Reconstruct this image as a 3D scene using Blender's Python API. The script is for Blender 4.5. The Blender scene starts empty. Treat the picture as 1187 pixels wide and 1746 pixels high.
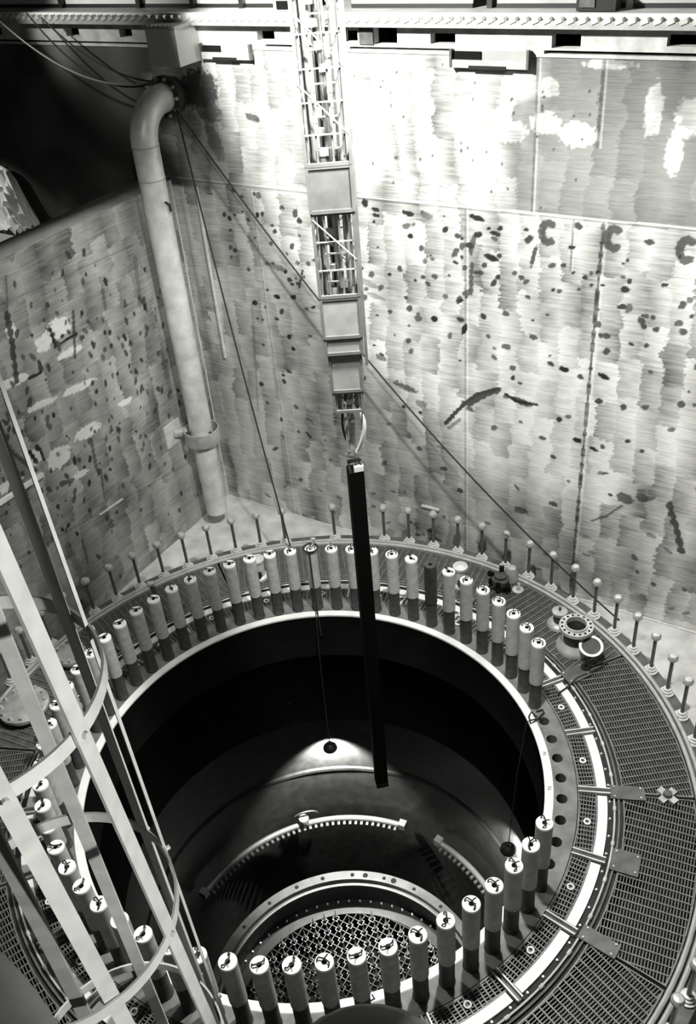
import bpy, math, random
import numpy as np
from mathutils import Vector, Matrix
random.seed(7)
R = math.radians
col = bpy.context.scene.collection
scene = bpy.context.scene

# ------------------------------------------------------------------ camera
F_PX, IMG_W, IMG_H = 1562.08, 1187, 1746
PITCH, ROLL = 0.628702681, -0.0929720161
CAM = np.array([0.783237, -7.803060, 9.825495])
_fw = np.array([0, math.cos(PITCH), -math.sin(PITCH)])
_rt = np.array([1.0, 0, 0])
_up = np.cross(_rt, _fw)
_r2 = math.cos(ROLL) * _rt + math.sin(ROLL) * _up
_u2 = -math.sin(ROLL) * _rt + math.cos(ROLL) * _up
cam = bpy.data.cameras.new('camera')
cam.sensor_fit = 'VERTICAL'
cam.sensor_height = 36
cam.sensor_width = 36
cam.lens = 36 * F_PX / IMG_H
cam.clip_start = 0.05
cam.clip_end = 200
camo = bpy.data.objects.new('camera', cam)
col.objects.link(camo)
camo.matrix_world = Matrix(((_r2[0], _u2[0], -_fw[0], CAM[0]), (_r2[1], _u2[1], -_fw[1], CAM[1]),
                            (_r2[2], _u2[2], -_fw[2], CAM[2]), (0, 0, 0, 1)))
scene.camera = camo

# ------------------------------------------------------------------ world, lamps, exposure
scene.view_settings.view_transform = 'Standard'
scene.view_settings.look = 'None'
scene.view_settings.gamma = 1
scene.view_settings.exposure = 0.0
scene.view_settings.use_curve_mapping = False
WORLD = 0.022
world = bpy.data.worlds.new('hall')
world.use_nodes = True
world.node_tree.nodes['Background'].inputs[0].default_value = (0.97, 1.0, 0.94, 1)
world.node_tree.nodes['Background'].inputs[1].default_value = WORLD
scene.world = world


def spot(name, loc, target, power, size, blend, radius):
    l = bpy.data.lights.new(name, 'SPOT')
    l.energy = power
    l.spot_size = R(size)
    l.spot_blend = blend
    l.shadow_soft_size = radius
    l.color = (1.0, 1.0, 0.965)
    o = bpy.data.objects.new(name, l)
    o.location = loc
    d = Vector(target) - Vector(loc)
    o.rotation_euler = d.to_track_quat('-Z', 'Y').to_euler()
    col.objects.link(o)
    return o


# wall frame: s runs along the far wall, d is the distance out from it
_a = R(-33.4)
U = np.array([math.cos(_a), math.sin(_a), 0.0])
N = np.array([-U[1], U[0], 0.0])
C0 = np.array([-1.584, 7.476, 0.0])
ZF = -0.6


def W(s, d, z):
    p = C0 + U * s - N * d
    return (p[0], p[1], z)


spot('flood_lamp_over_vessel', (2.0, -0.7, 10.0), (1.60, -0.3, 0), 3700, 126, 0.36, 0.16)
spot('left_fill_light', (-0.2, -1.2, 10.3), (-1.0, 0.4, 0), 1150, 120, 0.36, 0.16)  # unseen fill light, added to lift the mast's shadow off the left studs
spot('flood_lamp_on_wall', W(2.5, 4.5, 11.0), W(4.6, 0, 9.10), 6400, 83, 0.16, 0.2)
spot('cage_fill_light', (4.2, -9.6, 9.1), (-.35, -6.15, 7.55), 1500, 31, 0.5, 0.1)  # unseen light, added from the camera's right to brighten the cage bars


spot('rail_fill_light', W(-2.6, 2.6, 9.6), W(-1.2, 0, 7.95), 420, 44, 0.9, 0.1)  # unseen light, added to brighten the left end of the rail and band
spot('sheet_fill_light', W(-6.3, 2.2, 7.6), W(-3.85, .3, 4.9), 420, 24, 0.6, 0.06)  # unseen light, added to brighten the pale sheet beyond the low wall


# ------------------------------------------------------------------ camera model helper (pixel -> place at a known height)
def at(x, y, z):
    d = _fw + (x - IMG_W / 2) / F_PX * _r2 - (y - IMG_H / 2) / F_PX * _u2
    return CAM + (z - CAM[2]) / d[2] * d


def at_far(x, y, off=0.0):
    d = _fw + (x - IMG_W / 2) / F_PX * _r2 - (y - IMG_H / 2) / F_PX * _u2
    P = C0 - N * off
    h = CAM + ((P - CAM) @ N) / (d @ N) * d
    return (h - C0) @ U, h[2]


def at_left(x, y):
    d = _fw + (x - IMG_W / 2) / F_PX * _r2 - (y - IMG_H / 2) / F_PX * _u2
    h = CAM + ((C0 - CAM) @ U) / (d @ U) * d
    return (h - C0) @ N, h[2]


def seen(p, m=40):
    v = np.array(p, float) - CAM
    z = v @ _fw
    if z <= 0.05:
        return False
    x = IMG_W / 2 + F_PX * (v @ _r2) / z
    y = IMG_H / 2 - F_PX * (v @ _u2) / z
    return -m < x < IMG_W + m and -m < y < IMG_H + m


# ------------------------------------------------------------------ materials
MATS = {}


def mat(name, v, rough=0.5, metal=0.0, var=0.0, scale=8.0, bump=0.0, tint=(1.0, 1.01, 0.97), spec=0.5):
    m = bpy.data.materials.new(name)
    m.use_nodes = True
    nt = m.node_tree
    b = nt.nodes['Principled BSDF']
    b.inputs['Roughness'].default_value = rough
    b.inputs['Metallic'].default_value = metal
    b.inputs['Specular IOR Level'].default_value = spec
    c = [v * t for t in tint]
    if var:
        tc = nt.nodes.new('ShaderNodeTexCoord')
        n = nt.nodes.new('ShaderNodeTexNoise')
        n.inputs['Scale'].default_value = scale
        n.inputs['Detail'].default_value = 6
        nt.links.new(tc.outputs['Object'], n.inputs['Vector'])
        r = nt.nodes.new('ShaderNodeValToRGB')
        r.color_ramp.elements[0].position = 0.3
        r.color_ramp.elements[1].position = 0.7
        r.color_ramp.elements[0].color = [x * (1 - var) for x in c] + [1]
        r.color_ramp.elements[1].color = [min(1, x * (1 + var)) for x in c] + [1]
        nt.links.new(n.outputs['Fac'], r.inputs[0])
        nt.links.new(r.outputs[0], b.inputs['Base Color'])
        if bump:
            bp = nt.nodes.new('ShaderNodeBump')
            bp.inputs['Strength'].default_value = bump
            bp.inputs['Distance'].default_value = 0.02
            nt.links.new(n.outputs['Fac'], bp.inputs['Height'])
            nt.links.new(bp.outputs[0], b.inputs['Normal'])
    else:
        b.inputs['Base Color'].default_value = c + [1]
    MATS[name] = m
    return m


M_STEEL = mat('brushed_steel', 0.45, 0.45, 0.3, 0.25, 5, 0.05)
M_PIPE = mat('pipe_steel', 0.66, 0.42, 0.2, 0.22, 4, 0.03)
M_FLOOR = mat('cavity_floor_steel', 0.55, 0.55, 0.0, 0.25, 3, 0.05)
M_FLANGE = mat('flange_metal', 0.17, 0.6, 0.1, 0.3, 6, 0.05)
M_LIP = mat('machined_lip', 0.90, 0.5, 0.0, 0.08, 5)
M_WHITE = mat('white_paint', 0.85, 0.6, 0.0, 0.06, 6)
M_SLEEVE = mat('sleeve_grey', 0.52, 0.7, 0.0, 0.18, 9, 0.05)
M_STUDDARK = mat('stud_dark', 0.055, 0.6, 0.1, 0.4, 12, 0.05)
M_DSLEEVE = mat('sleeve_black', 0.045, 0.6, 0.0, 0.3, 9)
M_BLACK = mat('black_rubber', 0.003, 0.7, spec=0.1)
M_BLACKST = mat('black_steel', 0.012, 0.45, 0.0)
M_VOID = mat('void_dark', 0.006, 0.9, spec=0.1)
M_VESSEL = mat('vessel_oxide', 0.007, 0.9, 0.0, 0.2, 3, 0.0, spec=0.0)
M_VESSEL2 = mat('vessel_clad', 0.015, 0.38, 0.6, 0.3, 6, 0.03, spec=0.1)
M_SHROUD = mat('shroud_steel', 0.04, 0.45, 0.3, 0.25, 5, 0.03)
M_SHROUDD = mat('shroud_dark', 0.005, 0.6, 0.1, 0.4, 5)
M_GUIDE = mat('guide_steel', 0.02, 0.4, 0.4, 0.3, 7)
M_SPARGER = mat('sparger_steel', 0.04, 0.45, 0.1, 0.15, 7)
M_FIN = mat('fin_steel', 0.42, 0.45, 0.0, 0.2, 9)
M_GRATE = mat('grating_steel', 0.17, 0.5, 0.2, 0.25, 9)
M_PLATE = mat('plate_steel', 0.10, 0.5, 0.2, 0.35, 7, 0.05)
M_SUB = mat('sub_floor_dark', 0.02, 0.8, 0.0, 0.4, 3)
M_RAIL = mat('rail_steel', 0.42, 0.45, 0.2, 0.15, 7)
M_BRIGHT = mat('bright_galvanized', 0.62, 0.4, 0.2, 0.15, 8)
M_BOLTST = mat('bolt_steel', 0.16, 0.35, 0.6, 0.3, 12)
M_HEAD = mat('bolt_head_steel', 0.55, 0.35, 0.4, 0.3, 15)
M_CAGE = mat('cage_paint', 0.56, 0.6, 0.0, 0.12, 12, 0.04)
M_CAGED = mat('cage_paint_grey', 0.28, 0.65, 0.0, 0.2, 12, 0.04)  # darker grey cage paint for the stile and the platform rail
M_ROPE = mat('rope_dark', 0.02, 0.8)
M_ROPEL = mat('cable_pale', 0.35, 0.7)
M_MAST = mat('mast_aluminium', 0.26, 0.38, 0.4, 0.15, 8)
M_MASTP = mat('mast_plate', 0.38, 0.5, 0.1, 0.2, 6)
M_HOSE = mat('hose_white', 0.72, 0.5)
M_PANEL = mat('panel_pale', 0.72, 0.6, 0.0, 0.08, 3)
M_PANELG = mat('panel_grey', 0.30, 0.6, 0.0, 0.12, 3)
M_BOX = mat('box_paint', 0.66, 0.55, 0.0, 0.05, 4)
M_TRIMW = mat('band_steel', 0.52, 0.45, 0.15, 0.35, 4, 0.05)


# ------------------------------------------------------------------ mesh building
class MB:
    def __init__(s):
        s.v = []
        s.f = []

    def add(s, vs, fs):
        k = len(s.v)
        s.v += [tuple(map(float, x)) for x in vs]
        s.f += [tuple(i + k for i in f) for f in fs]
        return s

    def box(s, c, size, X=(1, 0, 0), Y=(0, 1, 0), Z=(0, 0, 1)):
        c, X, Y, Z = map(lambda q: np.array(q, float), (c, X, Y, Z))
        hx, hy, hz = [q / 2 for q in size]
        vs = [c + X * hx * i + Y * hy * j + Z * hz * k for i in (-1, 1) for j in (-1, 1) for k in (-1, 1)]
        return s.add(vs, [(0, 1, 3, 2), (4, 6, 7, 5), (0, 4, 5, 1), (2, 3, 7, 6), (0, 2, 6, 4), (1, 5, 7, 3)])

    def wbox(s, s0, s1, d0, d1, z0, z1):
        c = np.array(W((s0 + s1) / 2, (d0 + d1) / 2, (z0 + z1) / 2))
        return s.box(c, (abs(s1 - s0), abs(d1 - d0), abs(z1 - z0)), U, -N)

    def beam(s, p, q, w, h, up=(0, 0, 1)):
        p, q, up = map(lambda a: np.array(a, float), (p, q, up))
        X = q - p
        L = np.linalg.norm(X)
        X = X / L
        Y = np.cross(up, X)
        n = np.linalg.norm(Y)
        if n < 1e-5:
            Y = np.array([0, 1.0, 0]) if abs(X[1]) < .9 else np.array([1.0, 0, 0])
            Y = Y - X * (Y @ X)
            n = np.linalg.norm(Y)
        Y = Y / n
        Z = np.cross(X, Y)
        return s.box((p + q) / 2, (L, w, h), X, Y, Z)

    def tube(s, pts, r, n=10, closed=False, caps=True):
        P = [np.array(p, float) for p in pts]
        m = len(P)
        rr = r if isinstance(r, (list, tuple)) else [r] * m
        ref = None
        vs = []
        for i in range(m):
            if closed:
                t = P[(i + 1) % m] - P[i - 1]
            else:
                t = P[min(i + 1, m - 1)] - P[max(i - 1, 0)]
            t = t / (np.linalg.norm(t) + 1e-12)
            if ref is None:
                ref = np.array([0, 0, 1.0]) if abs(t[2]) < .9 else np.array([1.0, 0, 0])
            a = ref - t * (ref @ t)
            a = a / (np.linalg.norm(a) + 1e-12)
            b = np.cross(t, a)
            ref = a
            for k in range(n):
                th = 2 * math.pi * k / n
                vs.append(P[i] + rr[i] * (math.cos(th) * a + math.sin(th) * b))
        fs = []
        for i in range(m if closed else m - 1):
            j = (i + 1) % m
            for k in range(n):
                l = (k + 1) % n
                fs.append((i * n + k, i * n + l, j * n + l, j * n + k))
        if caps and not closed:
            fs.append(tuple(range(n - 1, -1, -1)))
            fs.append(tuple((m - 1) * n + k for k in range(n)))
        return s.add(vs, fs)

    def lathe(s, prof, n=32, c=(0, 0, 0), a0=0.0, a1=2 * math.pi, close_prof=False):
        full = abs(a1 - a0 - 2 * math.pi) < 1e-6
        m = len(prof)
        cnt = n if full else n + 1
        vs = []
        for i in range(cnt):
            t = a0 + (a1 - a0) * i / n
            for r, z in prof:
                vs.append((c[0] + r * math.cos(t), c[1] + r * math.sin(t), c[2] + z))
        fs = []
        mm = m if close_prof else m - 1
        for i in range(n):
            j = (i + 1) % cnt
            for k in range(mm):
                l = (k + 1) % m
                fs.append((i * m + k, j * m + k, j * m + l, i * m + l))
        if not full and close_prof:
            fs.append(tuple(range(m)))
            fs.append(tuple((cnt - 1) * m + k for k in range(m - 1, -1, -1)))
        return s.add(vs, fs)

    def build(s, name, m, parent=None, smooth=False, loc=None, auto=None):
        me = bpy.data.meshes.new(name)
        v = s.v
        if parent is not None and loc is None and not getattr(parent, '_local', False):
            pass
        me.from_pydata(v, [], s.f)
        me.materials.append(m)
        import bmesh
        bm = bmesh.new()
        bm.from_mesh(me)
        bmesh.ops.recalc_face_normals(bm, faces=bm.faces)
        if smooth:
            lim = R(auto or 40)
            for f in bm.faces:
                f.smooth = True
            for e in bm.edges:
                if len(e.link_faces) == 2 and e.calc_face_angle(0) > lim:
                    e.smooth = False
        bm.to_mesh(me)
        bm.free()
        o = bpy.data.objects.new(name, me)
        col.objects.link(o)
        if parent is not None:
            o.parent = parent
        return o


def tag(o, label, cat, group=None, kind=None):
    o['label'] = label
    o['category'] = cat
    if group:
        o['group'] = group
    if kind:
        o['kind'] = kind
    return o


def thing(name, label, cat, loc=(0, 0, 0), rotz=0.0, group=None):
    o = bpy.data.objects.new(name, None)
    o.empty_display_size = 0.1
    col.objects.link(o)
    o.location = loc
    o.rotation_euler = (0, 0, rotz)
    return tag(o, label, cat, group)


def part(mb, name, m, root, smooth=False, sub=None, label=None):
    """part given in world coordinates, re-expressed in its (unrotated) root's frame"""
    L = np.array(root.location)
    mb.v = [tuple(np.array(v) - L) for v in mb.v]
    o = mb.build(name, m, sub if sub is not None else root, smooth)
    if label:
        o['label'] = label
    return o


def structure(o):
    o['kind'] = 'structure'
    return o


KIDS = {}


def dup(root, loc, rotz, label):
    r = root.copy()
    col.objects.link(r)
    r.location = loc
    r.rotation_euler = (0, 0, rotz)
    r['label'] = label
    for ch in list(root.children):
        c = ch.copy()
        col.objects.link(c)
        c.parent = r
        for g in list(ch.children):
            d = g.copy()
            col.objects.link(d)
            d.parent = c
    return r


ORD = ['zeroth', 'first', 'second', 'third', 'fourth', 'fifth', 'sixth', 'seventh', 'eighth', 'ninth', 'tenth', 'eleventh', 'twelfth',
       'thirteenth', 'fourteenth', 'fifteenth', 'sixteenth', 'seventeenth', 'eighteenth', 'nineteenth', 'twentieth',
       'twenty-first', 'twenty-second', 'twenty-third', 'twenty-fourth', 'twenty-fifth', 'twenty-sixth', 'twenty-seventh', 'twenty-eighth']


def pol(r, deg, z=0.0):
    return (r * math.cos(R(deg)), r * math.sin(R(deg)), z)


# ------------------------------------------------------------------ steel liner walls: burnished patches, painted glints and stains in a vertex attribute
rng = np.random.RandomState(3)


def vnoise(x, y, seed):
    r = np.random.RandomState(seed)
    T = r.rand(257, 257)
    xi = np.floor(x).astype(int)
    yi = np.floor(y).astype(int)
    fx = x - xi
    fy = y - yi
    fx = fx * fx * (3 - 2 * fx)
    fy = fy * fy * (3 - 2 * fy)
    a = T[xi % 256, yi % 256]
    b = T[(xi + 1) % 256, yi % 256]
    c = T[xi % 256, (yi + 1) % 256]
    d = T[(xi + 1) % 256, (yi + 1) % 256]
    return (a * (1 - fx) + b * fx) * (1 - fy) + (c * (1 - fx) + d * fx) * fy


def liner(S, Z, seed, pw=0.30, ph=0.62):
    """how brightly each square of the liner was ground: columns of hand-ground strokes with ragged ends"""
    r = np.random.RandomState(seed)
    T = r.rand(64, 64)
    O = r.rand(64)
    rag = (vnoise(Z * 5, S * 1.5, seed + 1) - .5) * .10 + (vnoise(Z * 60, S * 3, seed + 2) - .5) * .07
    s2 = S + rag + .05 * np.sin(Z * 1.3 + S)
    ci = np.floor(s2 / pw).astype(int)
    fx = s2 / pw - ci
    z2 = Z + O[ci % 64] * ph + (vnoise(S * 20, Z * 2, seed + 3) - .5) * .06
    ri = np.floor(z2 / ph).astype(int)
    fz = z2 / ph - ri
    p = T[ci % 64, ri % 64]
    v = 0.55 + 0.42 * (p - .45) + 0.38 * (fx - .5) * np.where(T[(ci + 7) % 64, (ri + 3) % 64] > .4, 1, -1)
    v += .10 * (fz - .5)
    v += (vnoise(S * 4, Z * 90, seed + 5) - .5) * .30       # brush strokes
    v += (vnoise(S * 1.1, Z * 1.1, seed + 6) - .5) * .45
    v += (vnoise(S * 8, Z * 8, seed + 8) - .5) * .15
    return v


def ell(D, S, Z, cs, cz, a, b, ang=0.0, k=1.0):
    """lay one stain (an ellipse with a rough edge) on the stain map"""
    m = max(a, b) * 1.5
    i0, i1 = np.searchsorted(S[0], [cs - m, cs + m])
    j0, j1 = np.searchsorted(Z[:, 0], [cz - m, cz + m])
    if i1 <= i0 or j1 <= j0:
        return
    s = S[j0:j1, i0:i1] - cs
    z = Z[j0:j1, i0:i1] - cz
    c, sn = math.cos(ang), math.sin(ang)
    u = (s * c + z * sn) / a
    v = (-s * sn + z * c) / b
    q = np.sqrt(u * u + v * v) + (vnoise(s * 30 + cs * 7, z * 30 + cz * 5, 5) - .5) * .5
    D[j0:j1, i0:i1] = np.maximum(D[j0:j1, i0:i1], k * np.clip((1.0 - q) * 5 + .7, 0, 1))


def streak(D, S, Z, pts, w, k=1.0):
    for (a, b), (c, d) in zip(pts[:-1], pts[1:]):
        L = math.hypot(c - a, d - b)
        n = max(1, int(L / (w * .8)))
        for i in range(n + 1):
            t = i / n
            ell(D, S, Z, a + (c - a) * t, b + (d - b) * t, w * (1.0 + .4 * math.sin(i * 1.7)), w, 0, k)


def wall_material(name, dark, bright, rough0, rough1):
    m = bpy.data.materials.new(name)
    m.use_nodes = True
    nt = m.node_tree
    b = nt.nodes['Principled BSDF']
    at_ = nt.nodes.new('ShaderNodeAttribute')
    at_.attribute_name = 'liner'
    sep = nt.nodes.new('ShaderNodeSeparateColor')
    nt.links.new(at_.outputs['Color'], sep.inputs[0])
    rmp = nt.nodes.new('ShaderNodeValToRGB')
    rmp.color_ramp.elements[0].color = (dark, dark * 1.02, dark * .95, 1)
    rmp.color_ramp.elements[1].color = (bright, bright, bright * .965, 1)
    nt.links.new(sep.outputs[0], rmp.inputs[0])
    tc = nt.nodes.new('ShaderNodeTexCoord')
    mp = nt.nodes.new('ShaderNodeMapping')
    mp.inputs['Scale'].default_value = (3, 3, 60)
    nz = nt.nodes.new('ShaderNodeTexNoise')
    nz.inputs['Scale'].default_value = 2.0
    nz.inputs['Detail'].default_value = 5
    nt.links.new(tc.outputs['Object'], mp.inputs[0])
    nt.links.new(mp.outputs[0], nz.inputs['Vector'])
    mr = nt.nodes.new('ShaderNodeMapRange')
    mr.inputs[1].default_value = .3
    mr.inputs[2].default_value = .7
    mr.inputs[3].default_value = .85
    mr.inputs[4].default_value = 1.15
    nt.links.new(nz.outputs['Fac'], mr.inputs[0])
    mul = nt.nodes.new('ShaderNodeMixRGB')
    mul.blend_type = 'MULTIPLY'
    mul.inputs[0].default_value = 1
    nt.links.new(rmp.outputs[0], mul.inputs[1])
    nt.links.new(mr.outputs[0], mul.inputs[2])
    mix = nt.nodes.new('ShaderNodeMixRGB')
    nt.links.new(sep.outputs[1], mix.inputs[0])
    nt.links.new(mul.outputs[0], mix.inputs[1])
    mix.inputs[2].default_value = (0.022, 0.026, 0.022, 1)
    nt.links.new(mix.outputs[0], b.inputs['Base Color'])
    r2 = nt.nodes.new('ShaderNodeMapRange')
    r2.inputs[3].default_value = rough0
    r2.inputs[4].default_value = rough1
    nt.links.new(sep.outputs[0], r2.inputs[0])
    nt.links.new(r2.outputs[0], b.inputs['Roughness'])
    b.inputs['Metallic'].default_value = 0.35
    bp = nt.nodes.new('ShaderNodeBump')
    bp.inputs['Strength'].default_value = .12
    bp.inputs['Distance'].default_value = .01
    nt.links.new(nz.outputs['Fac'], bp.inputs['Height'])
    nt.links.new(bp.outputs[0], b.inputs['Normal'])
    return m


def grid_wall(name, a0, a1, z0, z1, step, place, back, m, fill):
    """solid slab whose front is a fine grid; fill(S,Z) gives the (ground, stain) maps"""
    na = int((a1 - a0) / step) + 1
    nz = int((z1 - z0) / step) + 1
    A = np.linspace(a0, a1, na)
    Zs = np.linspace(z0, z1, nz)
    S, Z = np.meshgrid(A, Zs)
    g, st = fill(S, Z)
    front = place(S.ravel(), 0.0, Z.ravel())
    cb = place(np.array([a0, a1, a1, a0]), back, np.array([z0, z0, z1, z1]))
    V = np.concatenate([front, cb])
    idx = np.arange(na * nz).reshape(nz, na)
    q = np.stack([idx[:-1, :-1], idx[:-1, 1:], idx[1:, 1:], idx[1:, :-1]], -1).reshape(-1, 4)
    k = na * nz
    c = [idx[0, 0], idx[0, -1], idx[-1, -1], idx[-1, 0]]
    ex = np.array([[c[0], k, k + 1, c[1]], [c[1], k + 1, k + 2, c[2]], [c[2], k + 2, k + 3, c[3]], [c[3], k + 3, k, c[0]], [k + 3, k + 2, k + 1, k]])
    Q = np.concatenate([q, ex]).astype(np.int32)
    me = bpy.data.meshes.new(name)
    me.vertices.add(len(V))
    me.vertices.foreach_set('co', V.astype(np.float32).ravel())
    me.loops.add(Q.size)
    me.loops.foreach_set('vertex_index', Q.ravel())
    me.polygons.add(len(Q))
    me.polygons.foreach_set('loop_start', np.arange(0, Q.size, 4, dtype=np.int32))
    me.update(calc_edges=True)
    at_ = me.attributes.new('liner', 'FLOAT_COLOR', 'POINT')
    C = np.zeros((len(V), 4), np.float32)
    C[:, 3] = 1
    C[:k, 0] = np.clip(g, 0, 1).ravel()
    C[:k, 1] = np.clip(st, 0, 1).ravel()
    C[k:, 0] = .45
    at_.data.foreach_set('color', C.ravel())
    me.materials.append(m)
    o = bpy.data.objects.new(name, me)
    col.objects.link(o)
    return structure(o)


def px_far(*L):
    return [at_far(*p) for p in L]


def px_left(*L):
    return [at_left(*p) for p in L]


def fill_far(S, Z):
    g = liner(S, Z, 11)
    D = np.zeros_like(g)
    # darker tone over the corner of the storage pool beyond the low wall, and round the pipe's mouth
    pool = np.clip((5.62 - Z) * 6, 0, 1)
    recess = np.clip((0.35 - S + (vnoise(S * 3, Z * 3, 44) - .5) * .8) * 2.2, 0, 1) * np.maximum(np.clip((Z - 5.55) * 20, 0, 1), np.clip((-.55 - S) * 10, 0, 1))
    g = g * (1 - recess) + recess * (.0 + .30 * np.clip(vnoise(S * 1.6 + 3, Z * 1.6, 45) - .52, 0, 1) * 2)
    D = np.maximum(D, recess * (.22 + .6 * vnoise(S * 2.2, Z * 1.2, 46)))
    for px, py, a, b, k in ((338, 152, .34, .26, .85), (355, 185, .2, .22, .7), (365, 240, .12, .3, .5), (325, 215, .2, .2, .4)):
        c, z = at_far(px, py)
        ell(D, S, Z, c, z, a, b, .3, k)
    # the plates at the upper right are darker, with a few brighter patches
    dark_plates = np.clip((S - 5.55 + (vnoise(Z * 2.2, S * .8, 91) - .5) * 1.2) * 2.5, 0, 1) * np.clip((Z - 5.72) * 30, 0, 1)
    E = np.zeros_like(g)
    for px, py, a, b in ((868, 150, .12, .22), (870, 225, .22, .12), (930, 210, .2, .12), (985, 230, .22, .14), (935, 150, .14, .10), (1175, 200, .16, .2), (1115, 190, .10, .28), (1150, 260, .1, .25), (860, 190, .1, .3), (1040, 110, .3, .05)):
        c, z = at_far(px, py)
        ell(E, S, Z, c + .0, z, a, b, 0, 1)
    g = g * (1 - dark_plates * (1 - E) * .74)
    # weld seams
    for L, w in (([(668, 344), (1187, 394)], .010), ([(300, 305), (668, 344)], .010)):
        p = px_far(*L)
        for q in range(len(p) - 1):
            (s0, z0), (s1, z1) = p[q], p[q + 1]
            zz = z0 + (S - s0) / (s1 - s0) * (z1 - z0)
            D = np.maximum(D, .55 * ((np.abs(Z - zz) < w) & (S >= s0 - .02) & (S <= s1 + .3)))
            g = g + .5 * ((np.abs(Z - zz - .028) < .012) & (S >= s0) & (S <= s1 + .3))
    for xs, w, za, zb, k in ((7.11, .022, -.6, 5.7, .95), (6.15, .016, 5.7, 7.6, .55), (6.95, .018, 6.6, 7.6, .7), (5.2, .014, -.6, 5.7, .45), (6.72, .012, 5.0, 5.7, .6), (3.1, .01, -.6, 5.7, .3), (1.6, .01, -.6, 5.7, .35)):
        ed = w * (.6 + .9 * vnoise(Z * 14, S * 0, 61))
        D = np.maximum(D, k * ((np.abs(S - xs) < ed) & (Z > za) & (Z < zb)) * (.55 + .45 * vnoise(Z * 25, S * 0 + 3, 62)))
        g = g + .22 * ((S - xs > w) & (S - xs < w * 3) & (Z > za) & (Z < zb))
    # scattered drops
    r = np.random.RandomState(5)
    for i in range(250):
        s = r.uniform(1.0, 9)
        z = 5.6 - abs(r.normal(0, 1.6))
        a = r.uniform(.018, .045)
        if z < 5.65:
            ell(D, S, Z, s, z, a * r.uniform(1, 1.7), a, r.uniform(-.5, 1.2), r.uniform(.75, 1))
    for i in range(45):
        ell(D, S, Z, r.uniform(2.2, 7), r.uniform(5.8, 7.5), .014, .02, 0, .8)
    for i in range(60):
        ell(D, S, Z, r.uniform(1, 9), r.uniform(-.4, 2.0), r.uniform(.03, .09), r.uniform(.02, .04), r.uniform(-1, 1), r.uniform(.4, .9))
    # the stains one can pick out
    for px, py, a, b, k in ((622, 346, .06, .06, 1), (640, 357, .07, .03, 1), (696, 364, .09, .04, 1), (728, 368, .09, .05, .6), (641, 367, .06, .03, 1), (700, 403, .05, .04, 1),
                            (812, 371, .12, .035, 1), (845, 398, .08, .03, 1), (838, 440, .11, .04, 1), (805, 418, .04, .15, .8), (910, 437, .03, .17, .9), (986, 385, .05, .05, .9),
                            (690, 660, .22, .05, .8), (718, 688, .1, .06, .6), (888, 685, .17, .05, .9), (962, 630, .08, .04, 1), (1030, 642, .08, .04, 1), (792, 562, .04, .09, 1), (741, 544, .05, .05, 1),
                            (1094, 547, .05, .05, .9), (1185, 690, .03, .03, .8), (925, 747, .06, .03, .9), (985, 751, .07, .04, 1), (1013, 766, .06, .03, 1), (715, 765, .05, .05, .8), (785, 837, .06, .05, .9),
                            (1065, 850, .12, .09, .8), (1095, 848, .1, .07, .8), (650, 610, .1, .05, .7), (500, 595, .04, .04, 1), (480, 715, .03, .05, .9), (890, 870, .12, .05, .8),
                            (430, 200, .12, .05, .8), (620, 480, .25, .05, .45), (470, 455, .2, .05, .6), (640, 505, .16, .04, .4)):
        c, z = at_far(px, py)
        ell(D, S, Z, c, z, a, b, -.2, k)
    for px, py in ((935, 397), (1047, 407), (1172, 427)):
        c, z = at_far(px, py)
        for t in range(0, 9):
            th = R(60 + t * 30)
            ell(D, S, Z, c + .09 * math.cos(th), z + .13 * math.sin(th), .055, .05, 0, .85)
    for L, w, k in (([(760, 722), (790, 690), (815, 672), (850, 663)], .03, .95), ([(800, 690), (830, 672), (852, 664)], .04, .9), ([(862, 672), (880, 684), (915, 690)], .025, 1),
                    ([(765, 730), (785, 715)], .025, .6), ([(1142, 860), (1150, 890), (1158, 920), (1162, 940)], .045, .9), ([(1060, 862), (1035, 880), (1010, 888)], .02, .7),
                    ([(805, 450), (803, 500)], .03, .8), ([(510, 490), (516, 462)], .02, .9), ([(430, 520), (440, 700)], .015, .35)):
        streak(D, S, Z, px_far(*L), w, k)
    return g, D


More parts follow.
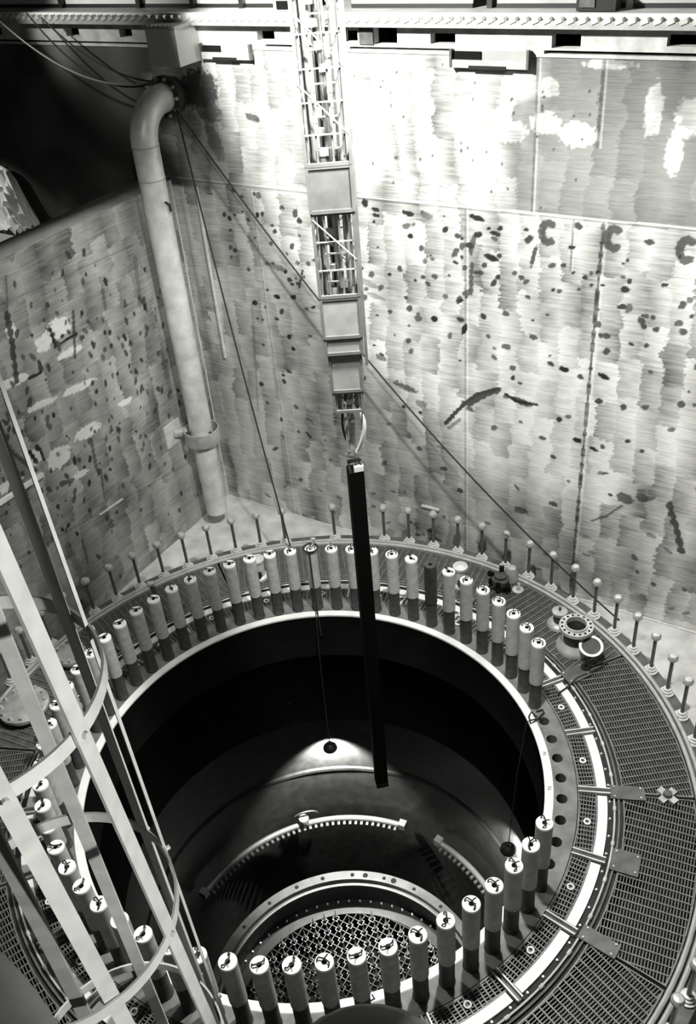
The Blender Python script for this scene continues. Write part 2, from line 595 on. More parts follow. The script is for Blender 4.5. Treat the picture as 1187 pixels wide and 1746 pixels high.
def fill_left(S, Z):
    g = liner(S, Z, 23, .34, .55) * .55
    D = np.zeros_like(g)
    # polished flecks, their glints painted into the liner as near-white colour
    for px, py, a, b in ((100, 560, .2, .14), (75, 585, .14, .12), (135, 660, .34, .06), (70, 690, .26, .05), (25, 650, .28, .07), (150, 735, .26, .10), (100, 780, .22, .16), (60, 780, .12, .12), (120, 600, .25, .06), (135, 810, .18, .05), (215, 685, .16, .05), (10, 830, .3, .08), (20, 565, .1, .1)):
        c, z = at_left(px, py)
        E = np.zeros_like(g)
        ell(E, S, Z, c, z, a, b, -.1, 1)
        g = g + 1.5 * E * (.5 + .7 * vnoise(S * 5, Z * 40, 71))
    r = np.random.RandomState(9)
    for i in range(330):
        s = r.uniform(-5.2, -.3)
        z = 3.1 + r.normal(0, 1.35)
        a = r.uniform(.015, .042)
        if z < 5.3:
            ell(D, S, Z, s, z, a, a * r.uniform(1, 2.2), r.uniform(-.6, .6), r.uniform(.65, 1))
    for L, w, k in (([(12, 535), (22, 590), (28, 650)], .04, .9), ([(85, 560), (95, 590)], .03, 1), ([(125, 530), (128, 610)], .025, .8), ([(105, 585), (130, 570)], .025, 1), ([(50, 645), (70, 635)], .025, 1),
                    ([(10, 470), (15, 560)], .015, .5), ([(155, 750), (165, 800)], .03, .7), ([(172, 800), (178, 850)], .015, .7), ([(105, 825), (122, 820)], .045, .8), ([(128, 835), (126, 855)], .035, .8), ([(175, 495), (180, 525)], .03, .5), ([(230, 440), (240, 520)], .04, .35),
                    ([(20, 770), (55, 800)], .03, .8), ([(115, 930), (150, 1010)], .06, .4), ([(140, 920), (150, 960)], .02, .6), ([(50, 770), (60, 785)], .03, 1), ([(68, 765), (75, 785)], .02, 1)):
        streak(D, S, Z, px_left(*L), w, k)
    for px, py, a, b, k in ((262, 690, .1, .35, .35), (285, 640, .05, .5, .3), (270, 760, .12, .3, .3)):
        c, z = at_left(px, py)
        ell(D, S, Z, c, z, a, b, 0, k)
    for (s0, z0), (s1, z1) in (px_left((0, 520), (200, 430)), px_left((170, 875), (355, 770))):
        zz = z0 + (S - s0) / (s1 - s0) * (z1 - z0)
        D = np.maximum(D, .4 * (np.abs(Z - zz) < .011) * (S < s1 + .4))
    return g, D


def pl_far(a, b, z):
    return C0[None] + np.outer(a, U) + N[None] * b + np.stack([0 * z, 0 * z, z], 1)


def pl_left(a, b, z):
    return C0[None] + np.outer(a, N) - U[None] * b + np.stack([0 * z, 0 * z, z], 1)


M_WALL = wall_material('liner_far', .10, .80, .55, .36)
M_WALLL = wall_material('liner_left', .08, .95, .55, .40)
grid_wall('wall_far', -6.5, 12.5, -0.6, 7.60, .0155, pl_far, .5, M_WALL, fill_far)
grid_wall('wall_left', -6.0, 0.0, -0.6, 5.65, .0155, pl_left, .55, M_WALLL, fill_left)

# floor of the cavity, weld beads in the corners
b = MB()
c0 = [W(-.5, -.45, 0), W(12.5, -.45, 0), W(12.5, 13, 0), W(-.5, 13, 0)]
per = []
for q in range(4):
    p, e = np.array(c0[q]), np.array(c0[(q + 1) % 4])
    per += [p + (e - p) * i / 40 for i in range(40)]
m = len(per)
cir = [np.array([4.975 * p[0] / np.hypot(p[0], p[1]), 4.975 * p[1] / np.hypot(p[0], p[1]), 0]) for p in per]
lv = [[v + np.array([0, 0, z]) for v in L] for L, z in ((cir, ZF), (per, ZF), (per, ZF - .3), (cir, ZF - .3))]
b.add(lv[0] + lv[1] + lv[2] + lv[3], [(k * m + i, k * m + (i + 1) % m, ((k + 1) % 4) * m + (i + 1) % m, ((k + 1) % 4) * m + i) for k in range(4) for i in range(m)])
structure(b.build('floor', M_FLOOR))
b = MB()
b.tube([W(0, 0, ZF + .01), W(12.5, 0, ZF + .01)], .018, 8)
structure(b.build('trim_1', M_BRIGHT))
b = MB()
b.tube([W(0, 0, ZF + .01), W(0, 5.9, ZF + .01)], .018, 8)
structure(b.build('trim_2', M_BRIGHT))
b = MB()
b.tube([W(0, 0, ZF), W(0, 0, 5.65)], .016, 8)
structure(b.build('trim_3', M_BRIGHT))

# ------------------------------------------------------------------ band under the pool edge with its overflow openings
OPEN = [(-3.3, -3.0, 7.73, 7.84), (-1.56, -1.28, 7.73, 7.84), (-.45, -.20, 7.73, 7.84), (2.08, 2.37, 7.72, 7.84), (3.46, 3.68, 7.72, 7.86), (3.92, 4.26, 7.70, 7.895),
        (4.73, 5.07, 7.72, 7.84), (6.31, 6.66, 7.70, 7.85), (7.64, 8.02, 7.74, 7.86), (8.8, 9.1, 7.74, 7.86)]
SLOT = [(-6.4, .45, 7.635, 7.665), (2.2, 3.0, 7.645, 7.675), (3.55, 5.0, 7.64, 7.67), (6.22, 9.5, 7.635, 7.675)]
holes = OPEN + SLOT
ss = sorted(set([-6.5, 12.5] + [h[0] for h in holes] + [h[1] for h in holes]))
zs = sorted(set([7.60, 7.92] + [h[2] for h in holes] + [h[3] for h in holes]))
b = MB()
for i in range(len(ss) - 1):
    for j in range(len(zs) - 1):
        sm, zm = (ss[i] + ss[i + 1]) / 2, (zs[j] + zs[j + 1]) / 2
        if any(h[0] < sm < h[1] and h[2] < zm < h[3] for h in holes):
            continue
        b.wbox(ss[i], ss[i + 1], -.12, .012, zs[j], zs[j + 1])
band = structure(b.build('trim_4', M_TRIMW))
for h in holes:
    b = MB()
    e = .01
    b.wbox(h[0] - e, h[1] + e, -.5, -.47, h[2] - e, h[3] + e)
    b.wbox(h[0] - e, h[0], -.47, -.121, h[2] - e, h[3] + e)
    b.wbox(h[1], h[1] + e, -.47, -.121, h[2] - e, h[3] + e)
    b.wbox(h[0], h[1], -.47, -.121, h[2] - e, h[2])
    b.wbox(h[0], h[1], -.47, -.121, h[3], h[3] + e)
    b.build('opening_recess', M_VOID, band)
b = MB()
b.wbox(3.71, 3.915, .012, .03, 7.70, 7.895)
tag(b.build('cover_plate', M_PLATE), 'dark grey square cover plate beside the largest dark opening under the top rail', 'plate')

# toothed rail along the pool edge
rail = thing('rack_rail', 'pale toothed steel rail running along the top edge of the pool wall', 'rail', W(2, 0, 7.92))
b = MB()
b.wbox(-6.4, 12.5, -.12, .14, 7.92, 8.0)
part(b, 'rail_base', M_RAIL, rail)
b = MB()
for i in range(130):
    s = -5.9 + i * .14
    b.box(W(s, .10, 8.005), (.085, .10, .05), U * .9 + np.array([0, 0, .35]), -N, np.array([0, 0, .93]) - U * .35)
part(b, 'rack_teeth', M_BRIGHT, rail)
b = MB()
b.wbox(-6.4, 12.5, -.02, .05, 8.00, 8.06)
part(b, 'guide_bar', M_WHITE, rail)
# deck beyond
b = MB()
b.wbox(-6.5, 12.5, -3.5, -.125, 7.925, 8.05)
structure(b.build('trim_5', M_PANELG))
# guard panels standing on the deck
for (s0, s1, d, m, lab) in ((-5.5, -2.05, .5, M_WHITE, 'white kick panel at the far left end of the deck'), (-1.95, -.42, .5, M_WHITE, 'white kick panel above the two left openings'),
                            (-.34, .62, .5, M_WHITE, 'white kick panel above the pale support box'), (.70, 1.50, .5, M_WHITE, 'white kick panel between the support box and the mast'),
                            (1.58, 2.2, .5, M_WHITE, 'narrow white kick panel just left of the mast'), (3.35, 5.1, .45, M_PANELG, 'grey kick panel just right of the mast'),
                            (5.42, 7.0, .45, M_PANELG, 'grey kick panel in the middle of the right deck edge'), (7.12, 9.5, .45, M_PANELG, 'grey ribbed kick panel at the right end of the deck')):
    t = thing('kick_board', lab, 'panel', W((s0 + s1) / 2, -d, 8.05), 0, 'kick panels along the deck edge')
    b = MB()
    b.wbox(s0, s1, -d - .03, -d, 8.10, 8.6)
    part(b, 'panel_sheet', m, t)
    b = MB()
    b.wbox(s0, s1, -d - .045, -d + .015, 8.05, 8.10)
    part(b, 'bottom_rail', M_BLACKST, t)
for i, (s, nm) in enumerate(((-2.0, 'left of the two left openings'), (-.38, 'above the second left opening'), (.66, 'directly above the pale support box'), (1.54, 'above the left hanging tray'), (5.33, 'above the right hanging tray'), (7.06, 'near the right end of the deck'))):
    b = MB()
    b.wbox(s - .035, s + .035, -.58, -.42, 8.05, 9.0)
    tag(b.build('deck_post', M_BLACKST if i != 5 else M_PANEL), ('dark' if i != 5 else 'pale') + ' upright post on the deck edge ' + nm, 'post', 'posts on the deck edge')
t = thing('deck_cabinet', 'grey box with a dark opening standing on the deck just left of the mast', 'box', W(2.45, -.3, 8.05))
b = MB(); b.wbox(2.24, 2.75, -.6, -.22, 8.05, 8.4); part(b, 'body', M_PANELG, t)
b = MB(); b.wbox(2.30, 2.52, -.22, -.205, 8.07, 8.17); part(b, 'dark_opening', M_VOID, t)
t = thing('junction_box', 'dark junction box with a grey cover on the right part of the deck edge', 'box', W(6.7, -.2, 8.05))
b = MB(); b.wbox(6.52, 6.98, -.4, -.16, 8.06, 8.24); part(b, 'body', M_BLACKST, t)
b = MB(); b.wbox(6.56, 6.74, -.16, -.145, 8.10, 8.24); part(b, 'cover', M_PLATE, t)

# pale box under the rail
t = thing('support_box', 'pale square steel box hanging below the rail above the pipe elbow', 'box', W(.75, .25, 7.45))
b = MB(); b.wbox(.50, 1.04, .02, .50, 7.45, 7.93); part(b, 'body', M_BOX, t)
b = MB(); b.wbox(.48, 1.06, .02, .52, 7.93, 7.965); part(b, 'top_flange', M_RAIL, t)
b = MB()
for i in range(7):
    b.lathe([(0, .0), (.018, 0), (.018, .012), (0, .012)], 6, W(.53 + i * .08, .51, 7.965))
part(b, 'bolt_row', M_BOLTST, t)


def tray(s0, s1, z0, z1, lab):
    t = thing('hanging_tray', lab, 'tray', W((s0 + s1) / 2, .1, z0), 0, 'trays hanging on the wall below the rail')
    b = MB(); b.wbox(s0, s1, .01, .03, z0 + .06, z1); part(b, 'back_plate', M_PANELG, t)
    b = MB(); b.wbox(s0, s1, .03, .08, z0, z0 + .02); part(b, 'floor_plate', M_STEEL, t)
    b = MB(); b.wbox(s0, s1, .06, .08, z0 + .02, z0 + .09); part(b, 'front_lip', M_STEEL, t)
    for s in (s0 + .015, s1 - .015):
        b = MB(); b.wbox(s - .015, s + .015, .03, .09, z0, z1 + .02); part(b, 'end_bracket', M_PLATE, t)
    b = MB(); b.wbox(s0 + .04, s0 + .04 + (s1 - s0) * .35, .031, .05, z1 - .10, z1 - .01); part(b, 'dark_block', M_VOID, t)
    b = MB(); b.wbox(s0 + .25 * (s1 - s0), s0 + .72 * (s1 - s0), .082, .09, z0 - .01, z0 + .03); part(b, 'front_bar', M_BLACKST, t)


tray(5.02, 6.06, 7.47, 7.66, 'steel tray with dark front bar hanging below the rail on the right wall')
tray(1.08, 1.98, 7.48, 7.66, 'steel tray hanging between the pale support box and the mast')

# crumpled pale sheet behind the low wall
t = []
b = MB()
n = 14
P0 = np.array(at(-30, 400, 5.0))
r = np.random.RandomState(2)
hh = r.rand(n + 1, n + 1)
vs = []
for i in range(n + 1):
    for j in range(n + 1):
        x = i / n; y = j / n
        e = min(1, 3.2 * min(x, 1 - x)) * (1 - y) ** .7
        vs.append(W(-4.45 + x * 1.25 + .03 * hh[j, i], .10 + .5 * y + .05 * hh[i, j], 4.55 + 1.2 * e * (1 - .35 * x) + .16 * hh[i, j]))
fs = [(i * (n + 1) + j, (i + 1) * (n + 1) + j, (i + 1) * (n + 1) + j + 1, i * (n + 1) + j + 1) for i in range(n) for j in range(n)]
k = len(vs)
vs += [W(-4.45, .1, 4.0), W(-3.2, .1, 4.0), W(-3.2, .6, 4.0), W(-4.45, .6, 4.0)]
b.add(vs, fs)
b.add([vs[0], vs[n * (n + 1)], vs[(n + 1) ** 2 - 1], vs[n]] + vs[k:], [(0, 4, 5, 1), (1, 5, 6, 2), (2, 6, 7, 3), (3, 7, 4, 0), (4, 7, 6, 5)])
tag(b.build('crumpled_sheet', M_WHITE), 'bright crumpled sheet draped beyond the low wall at the left edge', 'sheet')

# ------------------------------------------------------------------ reactor vessel
ves = thing('reactor_vessel', 'huge open round steel vessel with a bright machined rim and dark inside', 'vessel', (0, 0, 0))
DA = 360 / 64
A0 = 2.75
RB = 3.21
EMPTY = [1, 0, -1, -2, -3, -4, -5, -6]
bf = MB()
hole_r = .070
for k in range(64):
    c = A0 + k * DA
    ri, ro = 3.11, 3.40
    if k in EMPTY or k - 64 in EMPTY:
        hx = np.array(pol(RB, c))
        er = np.array(pol(1, c)); et = np.array([-er[1], er[0], 0])
        n = 40
        inner, outer_ = [], []
        # boundary of the cell, sampled by direction from the hole's centre
        bd = []
        for t in np.linspace(-.5, .5, 13): bd.append(np.array(pol(ro, c + t * DA)))
        for t in np.linspace(0, 1, 9)[1:-1]: bd.append(np.array(pol(ro + (ri - ro) * t, c + .5 * DA)))
        for t in np.linspace(.5, -.5, 13): bd.append(np.array(pol(ri, c + t * DA)))
        for t in np.linspace(0, 1, 9)[1:-1]: bd.append(np.array(pol(ri + (ro - ri) * t, c - .5 * DA)))
        m = len(bd)
        for q in bd:
            d = q - hx
            th = math.atan2(d @ et, d @ er)
            inner.append(hx + hole_r * (math.cos(th) * er + math.sin(th) * et))
        dn = [q + np.array([0, 0, -.35]) for q in inner]
        bf.add(list(bd) + inner + dn + [hx + np.array([0, 0, -.35])],
               [(i, (i + 1) % m, m + (i + 1) % m, m + i) for i in range(m)] + [(m + i, m + (i + 1) % m, 2 * m + (i + 1) % m, 2 * m + i) for i in range(m)] + [(2 * m + i, 2 * m + (i + 1) % m, 3 * m) for i in range(m)])
    else:
        bf.lathe([(ri, 0), (ro, 0)], 12, (0, 0, 0), R(c - DA / 2), R(c + DA / 2))
bf.lathe([(3.40, 0), (3.40, -.9), (3.05, -.9)], 128)
part(bf, 'flange', M_FLANGE, ves)
b = MB(); b.lathe([(3.0, -.02), (3.0, .006), (3.006, .012), (3.104, .012), (3.112, .0)], 160); part(b, 'machined_rim', M_LIP, ves, True)
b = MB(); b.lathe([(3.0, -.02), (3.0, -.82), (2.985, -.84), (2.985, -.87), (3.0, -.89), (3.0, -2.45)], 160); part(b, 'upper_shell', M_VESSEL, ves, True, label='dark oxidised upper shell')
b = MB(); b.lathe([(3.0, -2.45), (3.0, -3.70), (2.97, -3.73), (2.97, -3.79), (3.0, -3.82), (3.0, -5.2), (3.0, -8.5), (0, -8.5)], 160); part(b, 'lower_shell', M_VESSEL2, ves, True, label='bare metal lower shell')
b = MB(); b.lathe([(3.03, -.95), (3.03, -8.56), (3.14, -8.6), (3.14, -.95)], 96)
part(b, 'outer_shell', M_SUB, ves)
# small weld lugs on the inner wall
for a, z in ((100, -1.9), (72, -2.3), (135, -1.2)):
    b = MB(); b.box(pol(2.985, a, z), (.03, .05, .08), pol(1, a), pol(1, a + 90)); part(b, 'lug', M_VESSEL, ves)


def text_mesh(s, size, name, m, parent, loc, rot):
    cu = bpy.data.curves.new('t', 'FONT')
    cu.body = s
    cu.size = size
    cu.extrude = .002
    cu.align_x = 'CENTER'
    cu.align_y = 'CENTER'
    o = bpy.data.objects.new('t', cu)
    col.objects.link(o)
    bpy.context.view_layer.update()
    dg = bpy.context.evaluated_depsgraph_get()
    me = bpy.data.meshes.new_from_object(o.evaluated_get(dg))
    bpy.data.objects.remove(o)
    me.materials.clear()
    me.materials.append(m)
    n = bpy.data.objects.new(name, me)
    col.objects.link(n)
    n.parent = parent
    n.location = loc
    n.rotation_euler = rot
    return n


# numbers struck on the bright rim
for a, ch in ((-1.5, 'N'), (-11.7, 'N')):
    text_mesh(ch, .075, 'rim_mark', M_STUDDARK, ves, pol(3.055, a, .0135), (0, 0, R(a - 90)))
b = MB(); b.tube([np.array(pol(3.03, -79.3, .016)) , np.array(pol(3.08, -79, .02)), np.array(pol(3.09, -80, .02)), np.array(pol(3.07, -80.3, .016))], .008, 6)
part(b, 'hook_mark', M_BLACKST, ves)

# ---- hanging inside: sparger, shroud, top guide
sp = thing('sparger_ring', 'pale comb-toothed pipe ring hugging the inside of the vessel wall', 'ring', (0, 0, -5))


def sparger(a0, a1, name):
    b = MB()
    b.tube([pol(2.82, a0 + (a1 - a0) * i / 40, -5.0) for i in range(41)], .055, 10)
    o = part(b, name, M_SPARGER, sp, True)
    n = int((a1 - a0) / 2.25)
    b = MB()
    for i in range(n):
        a = a0 + (i + .5) * (a1 - a0) / n
        b.box(pol(2.745, a, -5.05), (.09, .045, .05), pol(1, a), pol(1, a + 90))
    oo = part(b, 'nozzle_teeth', M_BLACKST, sp, sub=o)
    for a in (a0 - 1.2, a1 + 1.2):
        b = MB(); b.box(pol(2.84, a, -5.0), (.14, .13, .13), pol(1, a), pol(1, a + 90)); part(b, 'end_bracket', M_SPARGER, sp)


sparger(65, 146, 'pipe_segment')
sparger(-60, 47.5, 'pipe_segment')
b = MB(); b.lathe([(0, .16), (.09, .16), (.10, .14), (.10, 0), (.07, -.06), (0, -.06)], 20, pol(2.84, 101.8, -5.0)); part(b, 'inlet_cap', M_SPARGER, sp, True)
b = MB(); b.tube([pol(2.9 - .03 * math.sin(R(t)), 100.8 + 4.5 * math.cos(R(t)), -4.86 + .14 * math.sin(R(t))) for t in range(0, 181, 12)], .018, 8); part(b, 'inlet_arc', M_SHROUDD, sp, True)

sh = thing('core_shroud', 'round inner shroud with a drilled bright ring deep inside the vessel', 'shroud', (0, 0, -7.2))
b = MB(); b.lathe([(2.51, -6.45), (2.51, -6.25), (2.335, -6.25), (2.335, -6.36)], 128); part(b, 'top_ring', M_SHROUD, sh)
b = MB(); b.lathe([(2.335, -6.36), (2.30, -6.36), (2.275, -6.37), (2.275, -6.41), (2.36, -6.44)], 128); part(b, 'inner_lip', M_SHROUD, sh)
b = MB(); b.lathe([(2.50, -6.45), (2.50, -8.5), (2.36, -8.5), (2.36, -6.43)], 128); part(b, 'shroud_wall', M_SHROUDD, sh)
for a, r_ in ((98.6, .04), (84.9, .04), (78.9, .05), (70.2, .035), (65.7, .055), (55.6, .035), (111, .04), (41.3, .035), (125, .035), (140, .035), (25, .035), (10, .035)):
    b = MB(); b.lathe([(0, .003), (r_, .003), (r_, 0)], 14, pol(2.42, a, -6.25)); part(b, 'ring_hole', M_VOID, sh)
for i in range(22):
    a = 40 + i * 5.3
    b = MB(); b.lathe([(0, .04), (.018, .035), (.02, 0)], 8, pol(2.31, a, -6.985)); part(b, 'ledge_bolt', M_FIN, sh)

tg = thing('top_guide', 'round lattice plate over the core at the bottom of the vessel', 'lattice', (0, 0, -7.1))
b = MB(); b.lathe([(2.36, -7.0), (2.24, -6.985), (2.06, -6.985), (2.06, -7.2)], 128); part(b, 'rim_plate', M_GUIDE, tg)
PIT = .157
b = MB()
nn = int(2.08 / PIT)
for i in range(-nn, nn + 1):
    h = math.sqrt(max(0, 2.07 ** 2 - (i * PIT) ** 2))
    for X, Y in ((U, N), (N, U)):
        c = Y * (i * PIT)
        b.box(c + np.array([0, 0, -7.05]), (2 * h, .013, .10), X, Y)
part(b, 'lattice', M_GUIDE, tg)
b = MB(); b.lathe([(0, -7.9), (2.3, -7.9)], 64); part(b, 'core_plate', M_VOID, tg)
# lifting fins on alternate crossings
hb = MB()
hb.lathe([(0, -.03), (.030, .03), (.022, .08), (.011, .15), (.006, .25), (0, .26)], 6)
for X, Y in ((U, N), (N, U)):
    for sg in (-1, 1):
        hb.box(X * sg * .048 + np.array([0, 0, -.05]), (.007, .10, .02), X, Y)
nodes = []
for i in range(-nn, nn + 1):
    for j in range(-nn, nn + 1):
        if (i + j) % 2 == 0:
            p = U * (i * PIT) + N * (j * PIT)
            if np.hypot(p[0], p[1]) < 2.02:
                nodes.append(p)
nodes.sort(key=lambda p: np.hypot(p[0] - .35, p[1] - 1.35))
fin = None
for p in nodes[:96]:
    if fin is None:
        fin = hb.build('lifting_fin', M_FIN, tg)
    else:
        f2 = fin.copy(); col.objects.link(f2); fin2 = f2
        f2.location = (p[0], p[1], .13); continue
    fin.location = (p[0], p[1], .13)
rest = MB()
for p in nodes[96:]:
    rest.add([tuple(np.array(v) + np.array([p[0], p[1], .13])) for v in hb.v], hb.f)
o = rest.build('far_lifting_fins', M_FIN, tg)
o['kind'] = 'stuff'

# ---- lamps hanging inside the vessel
for (x, y, z), top, power, lab in (((.089, 2.78, -2.90), pol(3.02, 87.6, .03), 4000, 'round black drop lamp glowing on the far vessel wall'),
                                   ((2.74, .35, -2.70), pol(3.02, 9.2, .03), 2800, 'round black drop lamp glowing on the right vessel wall')):
    t = thing('drop_lamp', lab, 'lamp', (x, y, z), 0, 'drop lamps inside the vessel')
    b = MB(); b.lathe([(0, .14), (.03, .14), (.035, .09), (.09, .05), (.125, .0), (.125, -.03), (.118, -.03), (.11, 0), (0, .06)], 28, (x, y, z)); part(b, 'lamp_shade', M_BLACKST, t, True)
    bu = mat('bulb_glow', .9)
    bs = bu.node_tree.nodes['Principled BSDF']
    bs.inputs['Emission Color'].default_value = (1, 1, .96, 1)
    bs.inputs['Emission Strength'].default_value = 12
    b = MB(); b.lathe([(0, .04), (.03, .02), (.04, -.02), (.03, -.06), (0, -.075)], 14, (x, y, z)); part(b, 'bulb', bu, t, True)
    b = MB(); b.tube([(x, y, z + .13), (x * 1.0 + (top[0] - x) * .35, y + (top[1] - y) * .35, -1.0), (top[0] * .985, top[1] * .985, -.03), top, tuple(np.array(top) * 1.04)], .008, 6); part(b, 'cord', M_ROPE, t)
    l = bpy.data.lights.new('drop_lamp_light', 'SPOT')
    l.energy = power
    l.spot_size = R(140)
    l.spot_blend = .5
    l.shadow_soft_size = .04
    l.color = (1, 1, .97)
    lo = bpy.data.objects.new('drop_lamp_light', l)
    col.objects.link(lo)
    lo.parent = t
    lo.location = (0, 0, -.12)
    q = math.hypot(x, y)
    lo.rotation_euler = Vector((x / q * .75, y / q * .75, -1)).to_track_quat('-Z', 'Y').to_euler()

# ------------------------------------------------------------------ studs standing on the flange


def make_stud(kind, loc, rot, label):
    t = thing('closure_stud', label, 'stud', loc, rot, 'studs standing round the vessel flange')
    lo, up = .085, .094
    b = MB(); b.lathe([(lo + .006, 0), (lo + .006, .03), (lo, .04), (lo, .48)], 28); b.build('stud_body', M_STUDDARK, t, True)
    b = MB(); b.lathe([(lo, .47), (up, .47), (up, 1.17), (up - .01, 1.175)], 28)
    sl = b.build('sleeve', M_DSLEEVE if kind == 'dark' else M_SLEEVE, t, True)
    b = MB(); b.lathe([(up + .001, 1.165), (up + .002, 1.185), (up - .004, 1.195), (.03, 1.195), (.022, 1.18), (0, 1.18)], 28)
    cap = b.build('cap', M_DSLEEVE if kind == 'dark' else M_LIP, t, True)
    b = MB(); b.lathe([(0, .004), (.024, .004), (.026, 0)], 14, (0, 0, 1.193)); b.build('centre_hole', M_VOID, cap)
    if kind != 'dark':
        b = MB()
        b.tube([(-.062, -.03, 1.197), (-.064, -.02, 1.225), (-.06, .0, 1.232), (.0, .012, 1.235), (.06, .0, 1.232), (.064, -.02, 1.225), (.062, -.03, 1.197)], .0085, 7)
        b.tube([(.0, .012, 1.235), (.012, .03, 1.26), (.02, .05, 1.27)], .007, 6)
        b.build('bail_handle', M_BLACKST, cap)
    return t


studs = []
protos = {}
rr = random.Random(4)
for k in range(2, 58):
    deg = A0 + k * DA
    if k <= 11:
        lab = f'{ORD[12 - k]} stud to the right of the black channel on the far rim'
    elif k == 12:
        lab = 'stud just right of the black channel and partly hidden by it'
    elif k == 13:
        lab = 'stud just left of the black channel and partly hidden by it'
    elif k < 15:
        lab = 'first fully clear stud left of the black channel on the far rim'
    elif k <= 33:
        lab = f'{ORD[k - 13]} stud left of the black channel counting round the far rim'
    else:
        lab = f'{ORD[58 - k]} stud along the near rim from the row of empty holes'
    kind = 'plain'
    if k == 9:
        kind = 'dark'
        lab = 'all-dark stud without a white cap, right of the black channel'
    if k == 15:
        lab = 'pale stud with a rope hook on its top, left of the black channel'
    if k == 2:
        lab = 'last stud on the far right rim, next to the empty holes'
    if k == 57:
        lab = 'first stud on the near right rim, next to the empty holes'
    rot = R(deg) + rr.uniform(-1.6, 1.6)
    if kind not in protos:
        protos[kind] = make_stud(kind, pol(RB, deg), rot, lab)
    else:
        dup(protos[kind], pol(RB, deg), rot, lab)
x, y, _ = pol(RB, A0 + 15 * DA)
t = thing('rope_hook', 'dark rope hook clamped on the top of a pale far stud', 'hook', (x, y, 1.197))
b = MB(); b.tube([(x + .11 * math.cos(R(i * 20)), y - .0 + .11 * math.sin(R(i * 20)), 1.215) for i in range(18)], .014, 8, closed=True); part(b, 'ring', M_BLACKST, t, True)
b = MB(); b.tube([(x + .0, y, 1.2), (x + .06, y + .03, 1.3), (x + .07, y + .03, 1.36), (x + .02, y, 1.38)], .02, 8); part(b, 'hook', M_HEAD, t, True)
b = MB(); b.tube([(x - .02, y - .11, 1.2), (x - .02, y - .14, .4), (x - .005, y - .20, .03), (x + .01, y - .24, -.4)], .012, 7); part(b, 'rope', M_ROPE, t)

# ------------------------------------------------------------------ floor ring between flange and outer rail
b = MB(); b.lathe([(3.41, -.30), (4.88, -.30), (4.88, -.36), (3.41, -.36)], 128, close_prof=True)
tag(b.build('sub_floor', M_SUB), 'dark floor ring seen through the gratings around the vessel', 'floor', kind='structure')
ring = thing('seal_ring', 'broad round steel curb ring around the gratings, carrying the upright bolts', 'ring', (0, 0, -.6))
b = MB(); b.lathe([(4.88, -.6), (4.88, -.04), (5.13, -.04), (5.13, -.16), (4.98, -.16), (4.98, -.6)], 160); part(b, 'curb', M_PLATE, ring)
for r0 in (4.855, 4.935):
    b = MB(); b.tube([pol(r0, i * 2.25, .0) for i in range(160)], .030, 8, closed=True); part(b, 'rail_tube', M_RAIL, ring, True)

# gratings


def clip_segs(fn, lo, hi, step=.01):
    segs = []
    on = None
    x = lo
    while x <= hi + 1e-9:
        if fn(x):
            if on is None: on = x
            last = x
        elif on is not None:
            if last - on > .02: segs.append((on, last))
            on = None
        x += step
    if on is not None and last - on > .02: segs.append((on, last))
    return segs


def grating(amid, half, r0, r1, label, group, fine, coarse, name, eye=False, strip=False):
    t = thing(name, label, 'grating', pol((r0 + r1) / 2, amid), 0, group)
    er = np.array(pol(1, amid)); et = np.array([-er[1], er[0], 0])
    ta = math.tan(R(half)); g = .02

    def inside(x, y):
        q = math.hypot(x, y)
        return r0 <= q <= r1 and abs(y) < x * ta - g

    def P(x, y, z): return er * x + et * y + np.array([0, 0, z])
    b = MB()
    x = r0 * math.cos(R(half)) + .015
    while x < r1:
        for y0, y1 in clip_segs(lambda y: inside(x, y), -r1 * math.sin(R(half)), r1 * math.sin(R(half))):
            b.box(P(x, (y0 + y1) / 2, -.025), (.009, y1 - y0, .035), er, et)
        x += fine
    part(b, 'bearing_bars', M_GRATE, t)
    b = MB()
    ym = r1 * math.sin(R(half))
    n = int(ym / coarse)
    for i in range(-n, n + 1):
        y = i * coarse
        for x0, x1 in clip_segs(lambda x: inside(x, y), r0 * .9, r1):
            b.box(P((x0 + x1) / 2, y, -.006), (x1 - x0, .014, .016), er, et)
    part(b, 'cross_rods', M_GRATE, t)
    b = MB()
    ga = math.degrees(g / r0)
    for q0, q1 in ((r0, r0 + .018), (r1 - .018, r1)):
        b.lathe([(q0, -.045), (q0, 0), (q1, 0), (q1, -.045)], 14, (0, 0, 0), R(amid - half + ga), R(amid + half - ga), close_prof=True)
    for s in (-1, 1):
        a = amid + s * (half - ga)
        b.beam(np.array(pol(r0, a, -.022)), np.array(pol(r1, a, -.022)), .014, .045)
    part(b, 'edge_frame', M_GRATE, t)
    if eye:
        x = (r0 + r1) / 2
        b = MB(); b.tube([P(x + .035 * math.cos(R(i * 30)), .035 * math.sin(R(i * 30)), .012) for i in range(12)], .012, 7, closed=True)
        part(b, 'lifting_eye', M_WHITE, t, True)
    if strip:
        b = MB(); b.lathe([(3.645, -.05), (3.645, .008), (3.76, .008), (3.76, -.05)], 14, (0, 0, 0), R(amid - half + .9), R(amid + half - .9), close_prof=True)
        part(b, 'edge_strip', M_WHITE, t, label='white painted edge strip')
    return t


